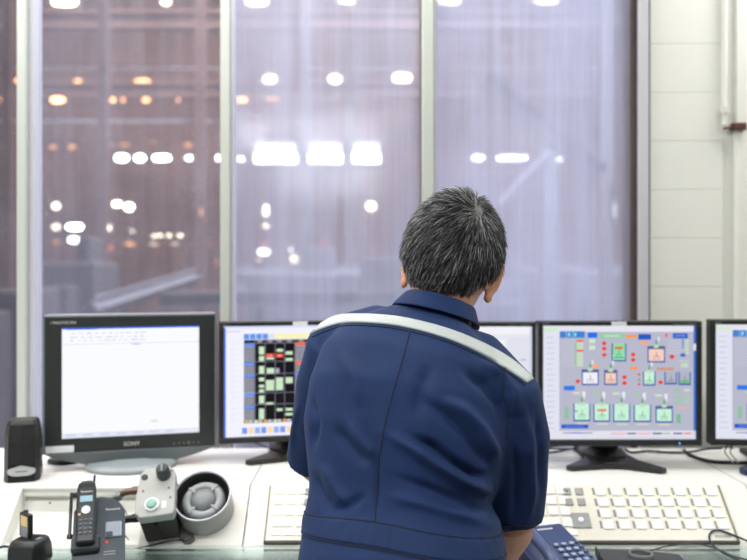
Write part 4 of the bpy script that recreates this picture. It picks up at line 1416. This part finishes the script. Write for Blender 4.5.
FOLDS = [  # pixel polyline as the photo shows it, half width in px, height in m (+ ridge, - valley)
    ([(384, 432), (410, 446), (436, 464), (462, 480), (484, 490), (494, 486)], 9, .0075),
    ([(408, 436), (432, 446), (452, 462), (474, 476), (490, 474)], 7, -.0085),
    ([(440, 398), (462, 410), (480, 428), (492, 450), (497, 462)], 10, .007),
    ([(418, 398), (446, 414), (466, 434), (482, 456), (490, 468)], 8, -.006),
    ([(392, 476), (420, 486), (450, 498), (476, 508), (492, 512)], 8, -.005),
    ([(386, 494), (420, 504), (450, 514), (490, 524)], 8, .004),
    ([(462, 370), (486, 384), (502, 404), (508, 430)], 9, -.007),
    ([(476, 360), (500, 372), (514, 392), (518, 420)], 9, .005),
    ([(332, 424), (352, 448), (370, 466)], 9, -.004),
    ([(346, 420), (364, 444), (376, 458)], 8, .003),
    ([(312, 470), (322, 494), (334, 514)], 7, -.004),
    ([(322, 462), (334, 486), (348, 508)], 7, .004),
    ([(366, 494), (348, 506), (330, 512)], 7, -.003),
    ([(312, 392), (316, 424), (312, 452)], 6, -.004),
    ([(522, 402), (530, 440), (532, 490), (526, 528)], 6, .004),
    ([(536, 410), (541, 450), (540, 500)], 5, -.003),
    ([(514, 440), (518, 480), (514, 522)], 5, -.0045),
    ([(340, 350), (356, 380), (362, 410)], 12, .003),
    ([(430, 362), (420, 392), (416, 420)], 12, -.003),
    ([(300, 400), (294, 430), (292, 455)], 4, .003),
    ([(376, 440), (378, 480), (376, 516)], 4, -.0025),
]


def fold_height(px, py):
    h = np.zeros_like(px)
    for poly, w, a in FOLDS:
        best = np.full(px.shape, 1e9)
        tt = np.zeros_like(px)
        n = len(poly) - 1
        for i in range(n):
            (x0, y0), (x1, y1) = poly[i], poly[i + 1]
            dx, dy = x1 - x0, y1 - y0
            t = np.clip(((px - x0) * dx + (py - y0) * dy) / (dx * dx + dy * dy), 0, 1)
            d = np.hypot(px - (x0 + t * dx), py - (y0 + t * dy))
            k = d < best
            best = np.where(k, d, best)
            tt = np.where(k, (i + t) / n, tt)
        taper = np.clip(np.sin(np.clip(tt, 0.0, 1.0) * PI) * 1.3, 0.12, 1)
        h += 2.2 * a * np.exp(-(best / w) ** 2 * 2.6) * taper
    return h


def worker():
    m_skin = mat('tan_skin', (196, 140, 108), .5, vary=.07, scale=60, bump=.06, bscale=500)
    m_navy = fabric('navy_twill', (20, 42, 82))
    m_navy_d = fabric('navy_twill_band', (19, 40, 78))
    m_seam = mat('dark_navy_stitching', (13, 22, 44), .8)
    m_refl = mat('silver_reflective_tape', (172, 180, 178), .5, vary=.04, scale=250, bump=.1, bscale=700)

    # ---- head frame
    yaw, roll, pitch = math.radians(-19), math.radians(9), math.radians(14)
    HM = Matrix.Translation(HEADC) @ Matrix.Rotation(yaw, 4, 'Z') @ Matrix.Rotation(roll, 4, 'Y') @ Matrix.Rotation(-pitch, 4, 'X')

    # ---- body: one continuous surface
    bm = BM()
    torso(bm, -.02)
    limb_skin = lambda pts, rad: capsule(bm, pts, rad, 18)
    limb_skin([NECK + V((-.02, 0, -.03)), LSH], [.045, .045])
    limb_skin([NECK + V((0, 0, -.04)), RSH], [.045, .048])
    limb_skin([LSH, LSH.lerp(LEL, .5), LEL, LEL.lerp(LWR, .3), LWR], [.048, .046, .035, .038, .027])
    limb_skin([RSH, RSH.lerp(REL, .5), REL, REL.lerp(RWR, .3), RWR], [.05, .048, .043, .044, .029])
    for s in (-1, 1):
        hip = V((.045 + s * .088, 1.290 - s * .03, .78)); knee = V((.045 + s * .125, 1.30 - s * .02, .44)); ank = V((.045 + s * .15, 1.20 - s * .02, .095))
        limb_skin([hip, hip.lerp(knee, .5), knee, knee.lerp(ank, .35), ank], [.078, .074, .055, .055, .04])
    # neck
    nb = HM @ V((0, -.022, -.075))
    limb_skin([NECK + V((0, -.005, -.04)), NECK.lerp(nb, .55), nb, HM @ V((0, -.015, -.03))], [.066, .058, .060, .066])
    # skull, face
    ellipsoid(bm, (0, -.006, -.002), (.080, .0965, .112), HM, 32, 22)
    ellipsoid(bm, (0, .030, -.045), (.060, .058, .075), HM, 28, 18)
    ellipsoid(bm, (0, .055, -.098), (.030, .028, .022), HM)
    ellipsoid(bm, (0, .082, .018), (.052, .016, .016), HM)
    loft(bm, [[HM @ V((x * k, .078 + y, z)) for x, y in ((-.009, 0), (0, j), (.009, 0), (.004, -.02), (-.004, -.02))] for k, j, z in ((.8, .012, .01), (1.0, .02, -.01), (1.3, .03, -.032), (1.5, .024, -.042), (1, .004, -.047))])
    ellipsoid(bm, (0, .083, -.066), (.024, .009, .005), HM)
    ellipsoid(bm, (0, .081, -.076), (.021, .009, .006), HM)
    for s in (-1, 1):
        ellipsoid(bm, (s * .043, .058, -.03), (.024, .024, .02), HM)     # cheek bones
        # ear: plate, helix rim and lobe
        E = HM @ Matrix.Translation((s * .0795, -.002, -.034)) @ Matrix.Scale(1.15, 4) @ Matrix.Rotation(-s * math.radians(34), 4, 'Z') @ Matrix.Rotation(math.radians(-8), 4, 'X')
        ellipsoid(bm, (s * .003, -.001, 0), (.007, .015, .027), E)
        ring = [E @ V((s * (.008 + .002 * math.sin(a)), .016 * math.cos(a) - .002, .030 * math.sin(a) + .002)) for a in [k / 12 * 1.65 * PI - .35 * PI for k in range(13)]]
        tube(bm, ring, .0042, 8)
        ellipsoid(bm, (s * .004, .003, -.031), (.006, .009, .010), E)

    def hand(wr, d, side, drop):
        """palm and five bent fingers; d forward, side = +1 thumb to +x"""
        d = d.normalized()
        sd = d.cross(V((0, 0, 1))).normalized() * side
        up = sd.cross(d).normalized() if side > 0 else d.cross(sd).normalized()
        if up.z < 0:
            up = -up
        pal = []
        for t, w, h in ((-.012, .026, .021), (.01, .03, .018), (.04, .039, .0155), (.075, .041, .0135), (.088, .036, .011)):
            pal.append(sring(wr + d * t - up * .004, sd, up, w, h, 20, 2.8))
        loft(bm, pal)
        for i, (o, L, yawf) in enumerate(((.028, .070, .10), (.0095, .080, .02), (-.0095, .074, -.05), (-.028, .058, -.14))):
            root = wr + d * (.078 if i in (1, 2) else .072) + sd * o
            fd = (d + sd * yawf).normalized()
            pts = [root - fd * .02, root, root + fd * L * .42 + up * .006, root + fd * L * .72 - up * (.008 + drop), root + fd * L * .9 - up * (.024 + drop)]
            capsule(bm, pts, [.0095, .0092, .0088, .008, .0072], 12)
        tr = wr + d * .022 + sd * .024
        capsule(bm, [tr, tr + d * .025 + sd * .024 - up * .006, tr + d * .052 + sd * .034 - up * .012, tr + d * .072 + sd * .036 - up * .020], [.0125, .0115, .0095, .008], 12)
    hand(RWR, V((-.08, 1, -.10)), -1, .0)
    hand(LWR, V((.40, 1, .16)), 1, .0)
    # feet inside the boots
    for s in (-1, 1):
        ank = V((.045 + s * .15, 1.20 - s * .02, .095))
        limb_skin([ank, ank + V((0, .0, -.045)), ank + V((s * .01, .11, -.062))], [.036, .034, .026])
    me = vremesh(bm, .0036, 3, [m_skin], 'person')
    body = link('person', me)
    tag(body, 'person seen from behind in navy coveralls, grey-black hair, leaning over the desk', 'person')

    # ---- coveralls
    bm = BM()
    torso(bm, .0)
    limbs_cloth(bm, .0)
    me = vremesh(bm, .0048, 10, [m_navy], 'coveralls')
    n = len(me.vertices)
    co = np.empty(n * 3, 'f'); me.vertices.foreach_get('co', co); co = co.reshape(-1, 3)
    no = np.empty(n * 3, 'f'); me.vertices.foreach_get('normal', no); no = no.reshape(-1, 3)
    px = co[:, 0] / co[:, 1] * F + CX
    py = HY + (H - co[:, 2]) / co[:, 1] * F
    face = np.clip(-no[:, 1] * 1.6 + .15, 0, 1)
    hgt = fold_height(px, py) * face
    # low soft cloth unevenness all over
    soft = np.array([mnoise.noise(V((float(c[0]) * 11, float(c[1]) * 11, float(c[2]) * 8))) for c in co]) * .0022
    soft += np.array([mnoise.noise(V((float(c[0]) * 30 + 9, float(c[1]) * 30, float(c[2]) * 22))) for c in co]) * .0007
    co = co + no * (hgt + soft)[:, None]
    me.vertices.foreach_set('co', co.astype('f').ravel())
    me.update()
    cov = link('coveralls', me, body)
    cov['label'] = 'navy blue twill work coveralls'
    bvh = BVHTree.FromPolygons([tuple(c) for c in co.tolist()], [tuple(p.vertices) for p in me.polygons])

    def hit(px_, py_):
        d = V(((px_ - CX) / F, 1, -(py_ - HY) / F)).normalized()
        h = bvh.ray_cast(CAM, d)
        return h

    def band(name, top, bot, off, m, rows=6, lead=None, tail=None, sub=8):
        """cloth strip lying on the garment between two pixel lines; lead/tail: world points it goes on over, at the ends"""
        a = spline([V((x, y, 0)) for x, y in top], sub); b_ = spline([V((x, y, 0)) for x, y in bot], sub)
        grid = []
        for p, q in zip(a, b_):
            col = []
            for r in range(rows + 1):
                s = p.lerp(q, r / rows)
                h = hit(s.x, s.y)
                if h[0] is None or h[0].y > 1.9:
                    h = bvh.find_nearest(P(s.x, s.y, 1.54 if s.x < 400 else 1.40))
                col.append((h[0], h[1]))
            if all(c is not None for c in col):
                grid.append(col)

        def extend(pts, col0):
            out = []
            prev = col0
            for P_, W_ in pts:
                col = []
                for r in range(rows + 1):
                    q = V(P_) + V(W_) * (r / rows - .5)
                    l, nn, _, _ = bvh.find_nearest(q)
                    col.append((l, nn))
                out.append(col)
            return out
        if lead:
            grid = extend(lead, None)[::-1] + grid
        if tail:
            grid = grid + extend(tail, None)
        bmx = BM()
        out = [[bmx.verts.new(l + nn * off) for l, nn in col] for col in grid]
        inn = [[bmx.verts.new(l - nn * .002) for l, nn in col] for col in grid]
        for i in range(len(out) - 1):
            for r in range(rows):
                bmx.faces.new((out[i][r], out[i][r + 1], out[i + 1][r + 1], out[i + 1][r]))
            for r in (0, rows):
                bmx.faces.new((out[i][r], out[i + 1][r], inn[i + 1][r], inn[i][r]))
        o = obj(name, bmx, m, cov, smooth=True)
        return o
    # reflective tape across the yoke
    s = band('reflective_stripe', [(313, 325.5), (330, 318), (352, 314.5), (400, 317.5), (450, 330), (492, 348), (516, 363), (531.5, 377)],
             [(310.5, 333.5), (329, 326.5), (352, 322.5), (398, 326), (446, 338.3), (486, 356.3), (510, 371.3), (526, 382)], .0026, m_refl,
             lead=[((-.105, 1.57, 1.21), (0, -.01, -.02)), ((-.1, 1.60, 1.19), (0, 0, -.02))], tail=[((.29, 1.41, 1.14), (-.005, -.005, -.02)), ((.29, 1.44, 1.14), (0, 0, -.02))])
    s['label'] = 'silver reflective stripe across the shoulders'

    def stitch(name, pts, r=.0011, sub=10, off=.0006):
        ps = []
        for q in spline([V((x, y, 0)) for x, y in pts], sub):
            h = hit(q.x, q.y)
            if h[0] is not None and h[0].y < 2.0:
                ps.append(h[0] + h[1] * off)
        bmx = BM(); tube(bmx, ps, r, 6)
        return obj(name, bmx, m_seam, cov, smooth=True)
    stitch('back_seam', [(410, 331), (402, 360), (393, 392), (384, 428), (378, 470), (375, 522)])
    stitch('yoke_seam', [(312, 337), (330, 329.5), (352, 325.2), (398, 328.8), (446, 341.3), (486, 359.2), (510, 374.2), (525, 385)], .0012)
    stitch('armhole_seam', [(505, 366), (503, 392), (508, 410), (506, 440)], .001)
    stitch('sleeve_hem', [(505, 522), (520, 526), (538, 526)], .0009)
    stitch('sleeve_hem', [(288, 450), (296, 455), (303, 459)], .0009)

    # waistband: full ring round the waist
    def ring_band(name, zc, w, off, m, ripple=0.0, sx=-.10, sy=-.22):
        bmx = BM()
        N, rows = 140, 6
        grid = []
        for k in range(N):
            a = 2 * PI * k / N
            d = V((math.cos(a), math.sin(a), 0))
            col = []
            for r in range(rows + 1):
                z = zc + w * (r / rows - .5) + (sx * d.x + sy * d.y) * .14
                c = V((.047, 1.36, z))
                h = bvh.ray_cast(c + d * .5, -d)
                l, nn = h[0], h[1]
                rp = ripple * math.sin(k * 1.9) * (1 if 85 < k < 140 else .35)
                bul = math.sin(PI * r / rows) * .0006
                col.append(bmx.verts.new(l + d * (off + rp + bul)))
            ins = bmx.verts.new(l - d * .004)
            h2 = bvh.ray_cast(V((.047, 1.36, zc - w / 2 + (sx * d.x + sy * d.y) * .14)) + d * .5, -d)
            ins0 = bmx.verts.new(h2[0] - d * .004)
            grid.append([ins0] + col + [ins])
        for k in range(N):
            g0, g1 = grid[k], grid[(k + 1) % N]
            for r in range(len(g0) - 1):
                bmx.faces.new((g0[r], g1[r], g1[r + 1], g0[r + 1]))
        return obj(name, bmx, m, cov, smooth=True)
    ring_band('waistband', .920, .031, .0012, m_navy_d, .0009)
    ring_band('waist_stitching', .9365, .0012, .0019, m_seam)
    ring_band('waist_stitching', .9045, .0012, .0019, m_seam)

    # collar: fold-over band round the neck
    ax = V((.26, .20, .92)).normalized()
    r0 = (V((.97, -.22, -.24)) - ax * V((.97, -.22, -.24)).dot(ax)).normalized()
    f0 = ax.cross(r0).normalized()
    cc = V((.118, 1.489, 1.281))
    prof = [(.067, .060, -.03), (.067, .060, .008), (.068, .061, .022), (.0705, .0635, .0245), (.073, .066, .0215), (.081, .076, .008), (.089, .086, -.006), (.0895, .0865, -.009), (.0865, .0835, -.0085), (.075, .070, .004), (.070, .064, .018)]
    bmx = BM()
    loft(bmx, [sring(cc + ax * z, r0, f0, a * .94, b * .96, 64, 2.1) for a, b, z in prof], cap=False, closed=True)
    for v in bmx.verts:
        v.co += V((mnoise.noise(v.co * 25), mnoise.noise(v.co * 25 + V((3, 0, 0))), mnoise.noise(v.co * 25 + V((0, 7, 0))))) * .0018
    o = obj('collar', bmx, m_navy, cov, smooth=True)

    # ---- boots
    for s in (-1, 1):
        ank = V((.045 + s * .15, 1.20 - s * .02, 0))
        b = BM()
        rings = []
        for y, w, h in ((-.075, .03, .09), (-.06, .040, .125), (-.01, .044, .128), (.05, .045, .09), (.11, .05, .07), (.16, .045, .058), (.185, .028, .04)):
            c = V((ank.x + s * (y + .05) * .08, ank.y + y, 0))
            rings.append([c + V((w * math.cos(t) * (1 if math.sin(t) < 0 else .9), 0, max(0.0, h * .5 + h * .5 * math.sin(t)))) for t in [k / 20 * 2 * PI for k in range(20)]])
        loft(b, rings)
        obj('boot', b, mat('black_leather', (28, 27, 27), .45, bump=.2), body, angle=.7)

    # ---- eyes
    for s in (-1, 1):
        b = BM(); ellipsoid(b, (s * .031, .079, .0), (.012, .0115, .0105), HM, 18, 12)
        e = obj('eye', b, mat('eye_white', (228, 222, 216), .25), body, smooth=True)
        b = BM(); ellipsoid(b, (s * .031, .0885, .0), (.0055, .0028, .0055), HM, 14, 8)
        obj('iris', b, mat('dark_iris', (34, 24, 20), .2), e, smooth=True)

    # ---- hair: scalp cap and combed strands round a whorl
    hair(HM, body)


def fabric(name, rgb):
    m = bpy.data.materials.new(name)
    m.use_nodes = True
    nt = m.node_tree
    N, L = nt.nodes.new, nt.links.new
    b = nt.nodes['Principled BSDF']
    b.inputs['Roughness'].default_value = .78
    b.inputs['Specular IOR Level'].default_value = .25
    b.inputs['Sheen Weight'].default_value = .05
    b.inputs['Sheen Roughness'].default_value = .5
    b.inputs['Sheen Tint'].default_value = (.5, .6, .9, 1)
    tc = N('ShaderNodeTexCoord')
    nz = N('ShaderNodeTexNoise'); nz.inputs['Scale'].default_value = 420; nz.inputs['Detail'].default_value = 2
    L(tc.outputs['Object'], nz.inputs['Vector'])
    n2 = N('ShaderNodeTexNoise'); n2.inputs['Scale'].default_value = 14; n2.inputs['Detail'].default_value = 3
    L(tc.outputs['Object'], n2.inputs['Vector'])
    ad = N('ShaderNodeMath'); ad.operation = 'ADD'
    L(nz.outputs['Fac'], ad.inputs[0]); L(n2.outputs['Fac'], ad.inputs[1])
    cr = N('ShaderNodeValToRGB')
    c = lin(rgb)
    cr.color_ramp.elements[0].position = .35; cr.color_ramp.elements[1].position = .7
    mul = N('ShaderNodeMath'); mul.operation = 'MULTIPLY'; mul.inputs[1].default_value = .5
    L(ad.outputs[0], mul.inputs[0]); L(mul.outputs[0], cr.inputs['Fac'])
    cr.color_ramp.elements[0].color = (*[x * .84 for x in c], 1)
    cr.color_ramp.elements[1].color = (*[x * 1.16 for x in c], 1)
    L(cr.outputs['Color'], b.inputs['Base Color'])
    wv = N('ShaderNodeTexWave'); wv.inputs['Scale'].default_value = 260; wv.wave_type = 'BANDS'; wv.bands_direction = 'DIAGONAL'; wv.inputs['Distortion'].default_value = 1.5
    L(tc.outputs['Object'], wv.inputs['Vector'])
    bp = N('ShaderNodeBump'); bp.inputs['Strength'].default_value = .12; bp.inputs['Distance'].default_value = .0006
    L(wv.outputs['Fac'], bp.inputs['Height'])
    L(bp.outputs['Normal'], b.inputs['Normal'])
    return m


def hair(HM, body):
    tones = [mat('black_hair', (22, 22, 23), .5, vary=.1), mat('dark_grey_hair', (54, 54, 55), .5, vary=.1), mat('mid_grey_hair', (96, 97, 98), .5, vary=.1), mat('silver_hair', (160, 162, 164), .5, vary=.05)]
    c0 = V((0, -.006, -.004)); rad = V((.082, .0985, .119))

    def surf(u):
        """point and normal of the skull for a unit direction"""
        p = V((u.x * rad.x, u.y * rad.y, u.z * rad.z))
        nn = V((u.x / rad.x, u.y / rad.y, u.z / rad.z)).normalized()
        # the back of the skull runs in to the nape below its widest level
        if u.z < -.1 and u.y < .35:
            k = (-.1 - u.z)
            p.x *= 1 - .26 * k
            p.y *= 1 + .0 * k
        return c0 + p, nn
    whorl = (HM.to_3x3().inverted() @ V((.048, -.055, .072))).normalized()
    rnd = random.Random(11)

    def in_hair(u):
        # hairline: high at the front, over the ears, down to the nape behind
        az = math.atan2(u.x, -u.y)            # 0 at the back, +-pi at the front
        a = abs(az)
        if a < .85:
            lim = -.80 + .04 * (a / .85)
        elif a < 1.32:
            lim = -.76 + (a - .85) / .47 * .62
        elif a < 1.95:
            lim = -.13
        else:
            lim = -.15 + (a - 1.95) * .75
        return u.z > lim + rnd.uniform(-.05, .03)
    # scalp cap
    cap = BM()
    bmesh.ops.create_icosphere(cap, subdivisions=5, radius=1)
    dele = []
    for v in cap.verts:
        u = v.co.normalized()
        az = abs(math.atan2(u.x, -u.y))
        lim = -.74 if az < .85 else (-.74 + (az - .85) / .47 * .64 if az < 1.32 else (-.12 if az < 1.95 else -.12 + (az - 1.95) * .75))
        if u.z < lim + .05:
            dele.append(v)
        p, nn = surf(u)
        v.co = HM @ (p + nn * .0045)
    bmesh.ops.delete(cap, geom=dele, context='VERTS')
    capo = obj('hair', cap, tones[0], body, smooth=True)
    capo['label'] = 'short black hair flecked with grey, combed round a whorl'
    verts, faces, mi = [], [], []
    made = 0
    while made < 11000:
        u = V((rnd.gauss(0, 1), rnd.gauss(0, 1), rnd.gauss(0, 1))).normalized()
        if not in_hair(u):
            continue
        made += 1
        cl = u * 9
        nx = V((mnoise.noise(cl), mnoise.noise(cl + V((5, 0, 0))), mnoise.noise(cl + V((0, 5, 0)))))
        ang = u.angle(whorl)
        d = (u * u.dot(whorl) - whorl)
        d = d.normalized() if d.length > 1e-4 else V((1, 0, 0))
        sw = u.cross(whorl)
        sw = sw.normalized() if sw.length > 1e-4 else V((0, 0, 0))
        d = d + sw * (.55 * math.exp(-ang * 1.5)) + V((0, 0, -.35)) + nx * .75 + V((rnd.gauss(0, .16), rnd.gauss(0, .16), rnd.gauss(0, .16)))
        d = (d - u * d.dot(u)).normalized()
        low = min(1, max(0, (u.z + .75) / .9))
        L = (.013 + .019 * low) * rnd.uniform(.75, 1.2)
        lift = (.0035 + .0115 * low) * rnd.uniform(.55, 1.15) * (1 + .35 * nx.x)
        if ang < .16:
            lift *= .55
        w = rnd.uniform(.00045, .0008)
        pts = []
        for t in (0, .35, .7, 1.0):
            q = (u + d * (L * t / .092)).normalized()
            p, nn = surf(q)
            pts.append((HM @ (p + nn * (.0025 + lift * t ** .75)), HM.to_3x3() @ nn))
        base = len(verts)
        for k, (p, nn) in enumerate(pts):
            tg = (pts[min(k + 1, 3)][0] - pts[max(k - 1, 0)][0]).normalized()
            sd = tg.cross(nn).normalized()
            up = sd.cross(tg)
            r = w * (1, 1, .8, .25)[k]
            for a in (0, 2.0944, 4.18879):
                verts.append(tuple(p + sd * (r * math.sin(a)) + up * (r * math.cos(a))))
        grey = .5 + .5 * nx.y + .18 * u.x * -1
        x = rnd.random()
        tone = 0 if x < .44 - .16 * grey else 1 if x < .70 - .14 * grey else 2 if x < .90 - .07 * grey else 3
        for k in range(3):
            for a in range(3):
                a2 = (a + 1) % 3
                faces.append((base + k * 3 + a, base + k * 3 + a2, base + k * 3 + 3 + a2, base + k * 3 + 3 + a)); mi.append(tone)
    me = bpy.data.meshes.new('strands')
    me.from_pydata(verts, [], faces)
    for m in tones:
        me.materials.append(m)
    me.polygons.foreach_set('material_index', mi)
    me.polygons.foreach_set('use_smooth', [True] * len(me.polygons))
    o = bpy.data.objects.new('strands', me); C.objects.link(o); o.parent = capo
    o['kind'] = 'stuff'


# ------------------------------------------------------------------ light, camera
def lights():
    def area(name, loc, sx, sy, e, col=(1, .985, .96), rot=(0, 0, 0)):
        l = bpy.data.lights.new(name, 'AREA'); l.shape = 'RECTANGLE'; l.size = sx; l.size_y = sy; l.energy = e; l.color = col
        o = bpy.data.objects.new(name, l); C.objects.link(o); o.location = loc; o.rotation_euler = rot
    for y, e in ((-1.2, 7), (0.45, 23), (2.1, 17)):
        for x, k in ((-1.7, 1.4), (-0.3, 1.1), (1.7, .65)):
            area('ceiling_tube_light', (x, y, 2.72), 1.2, .3, e * (1.25 if y > 2 and x > 1 else k))
    w = bpy.data.worlds.new('world'); S.world = w; w.use_nodes = True
    bg = w.node_tree.nodes['Background']
    bg.inputs['Color'].default_value = (.8, .85, 1, 1); bg.inputs['Strength'].default_value = .15


def camera():
    cd = bpy.data.cameras.new('camera')
    cd.sensor_fit = 'HORIZONTAL'; cd.sensor_width = 36.0
    cd.lens = F * 36.0 / 747.0
    cd.shift_y = -(280.0 - HY) / 747.0
    cd.clip_end = 200
    cd.dof.use_dof = True
    cd.dof.focus_distance = 1.46
    cd.dof.aperture_fstop = 2.7
    o = bpy.data.objects.new('camera', cd); C.objects.link(o)
    o.location = CAM; o.rotation_euler = (PI / 2, 0, 0)
    S.camera = o


room()
console()
sony_monitor()
nec_monitor('black monitor showing the black alarm table, beside the left arm', 299, 2.215, math.radians(11), g_alarm(), sticker=.002, py=380.5)
nec_monitor('black monitor mostly hidden behind the right shoulder, showing a pale page', 457.5, 2.2, 0.0, g_trend(), py=382)
nec_monitor('black monitor showing grey process diagram with coloured tanks, right of the person', 619, 2.13, math.radians(0.5), g_process(), sticker=-.004)
nec_monitor('black monitor cut off by the right edge of the view', 795, 2.10, math.radians(-5), g_process(4))
keyboard('cream operator keyboard between siren and person, half hidden by the back', .219)
keyboard('cream operator keyboard right of the person, under the tank-diagram monitor', .8465)
speaker()
siren()
control_box()
cordless_phone()
radio_charger()
blue_phone()
handheld()
shelf_cables()
wall_fittings()
hall()
worker()
lights()
camera()
S.view_settings.view_transform = 'Standard'
S.view_settings.look = 'None'
S.view_settings.gamma = 1.0
S.view_settings.use_curve_mapping = False
S.view_settings.exposure = 0.06
S.cycles.use_denoising = True
S.cycles.sample_clamp_indirect = 6.0
S.cycles.transparent_max_bounces = 16
S.cycles.max_bounces = 8
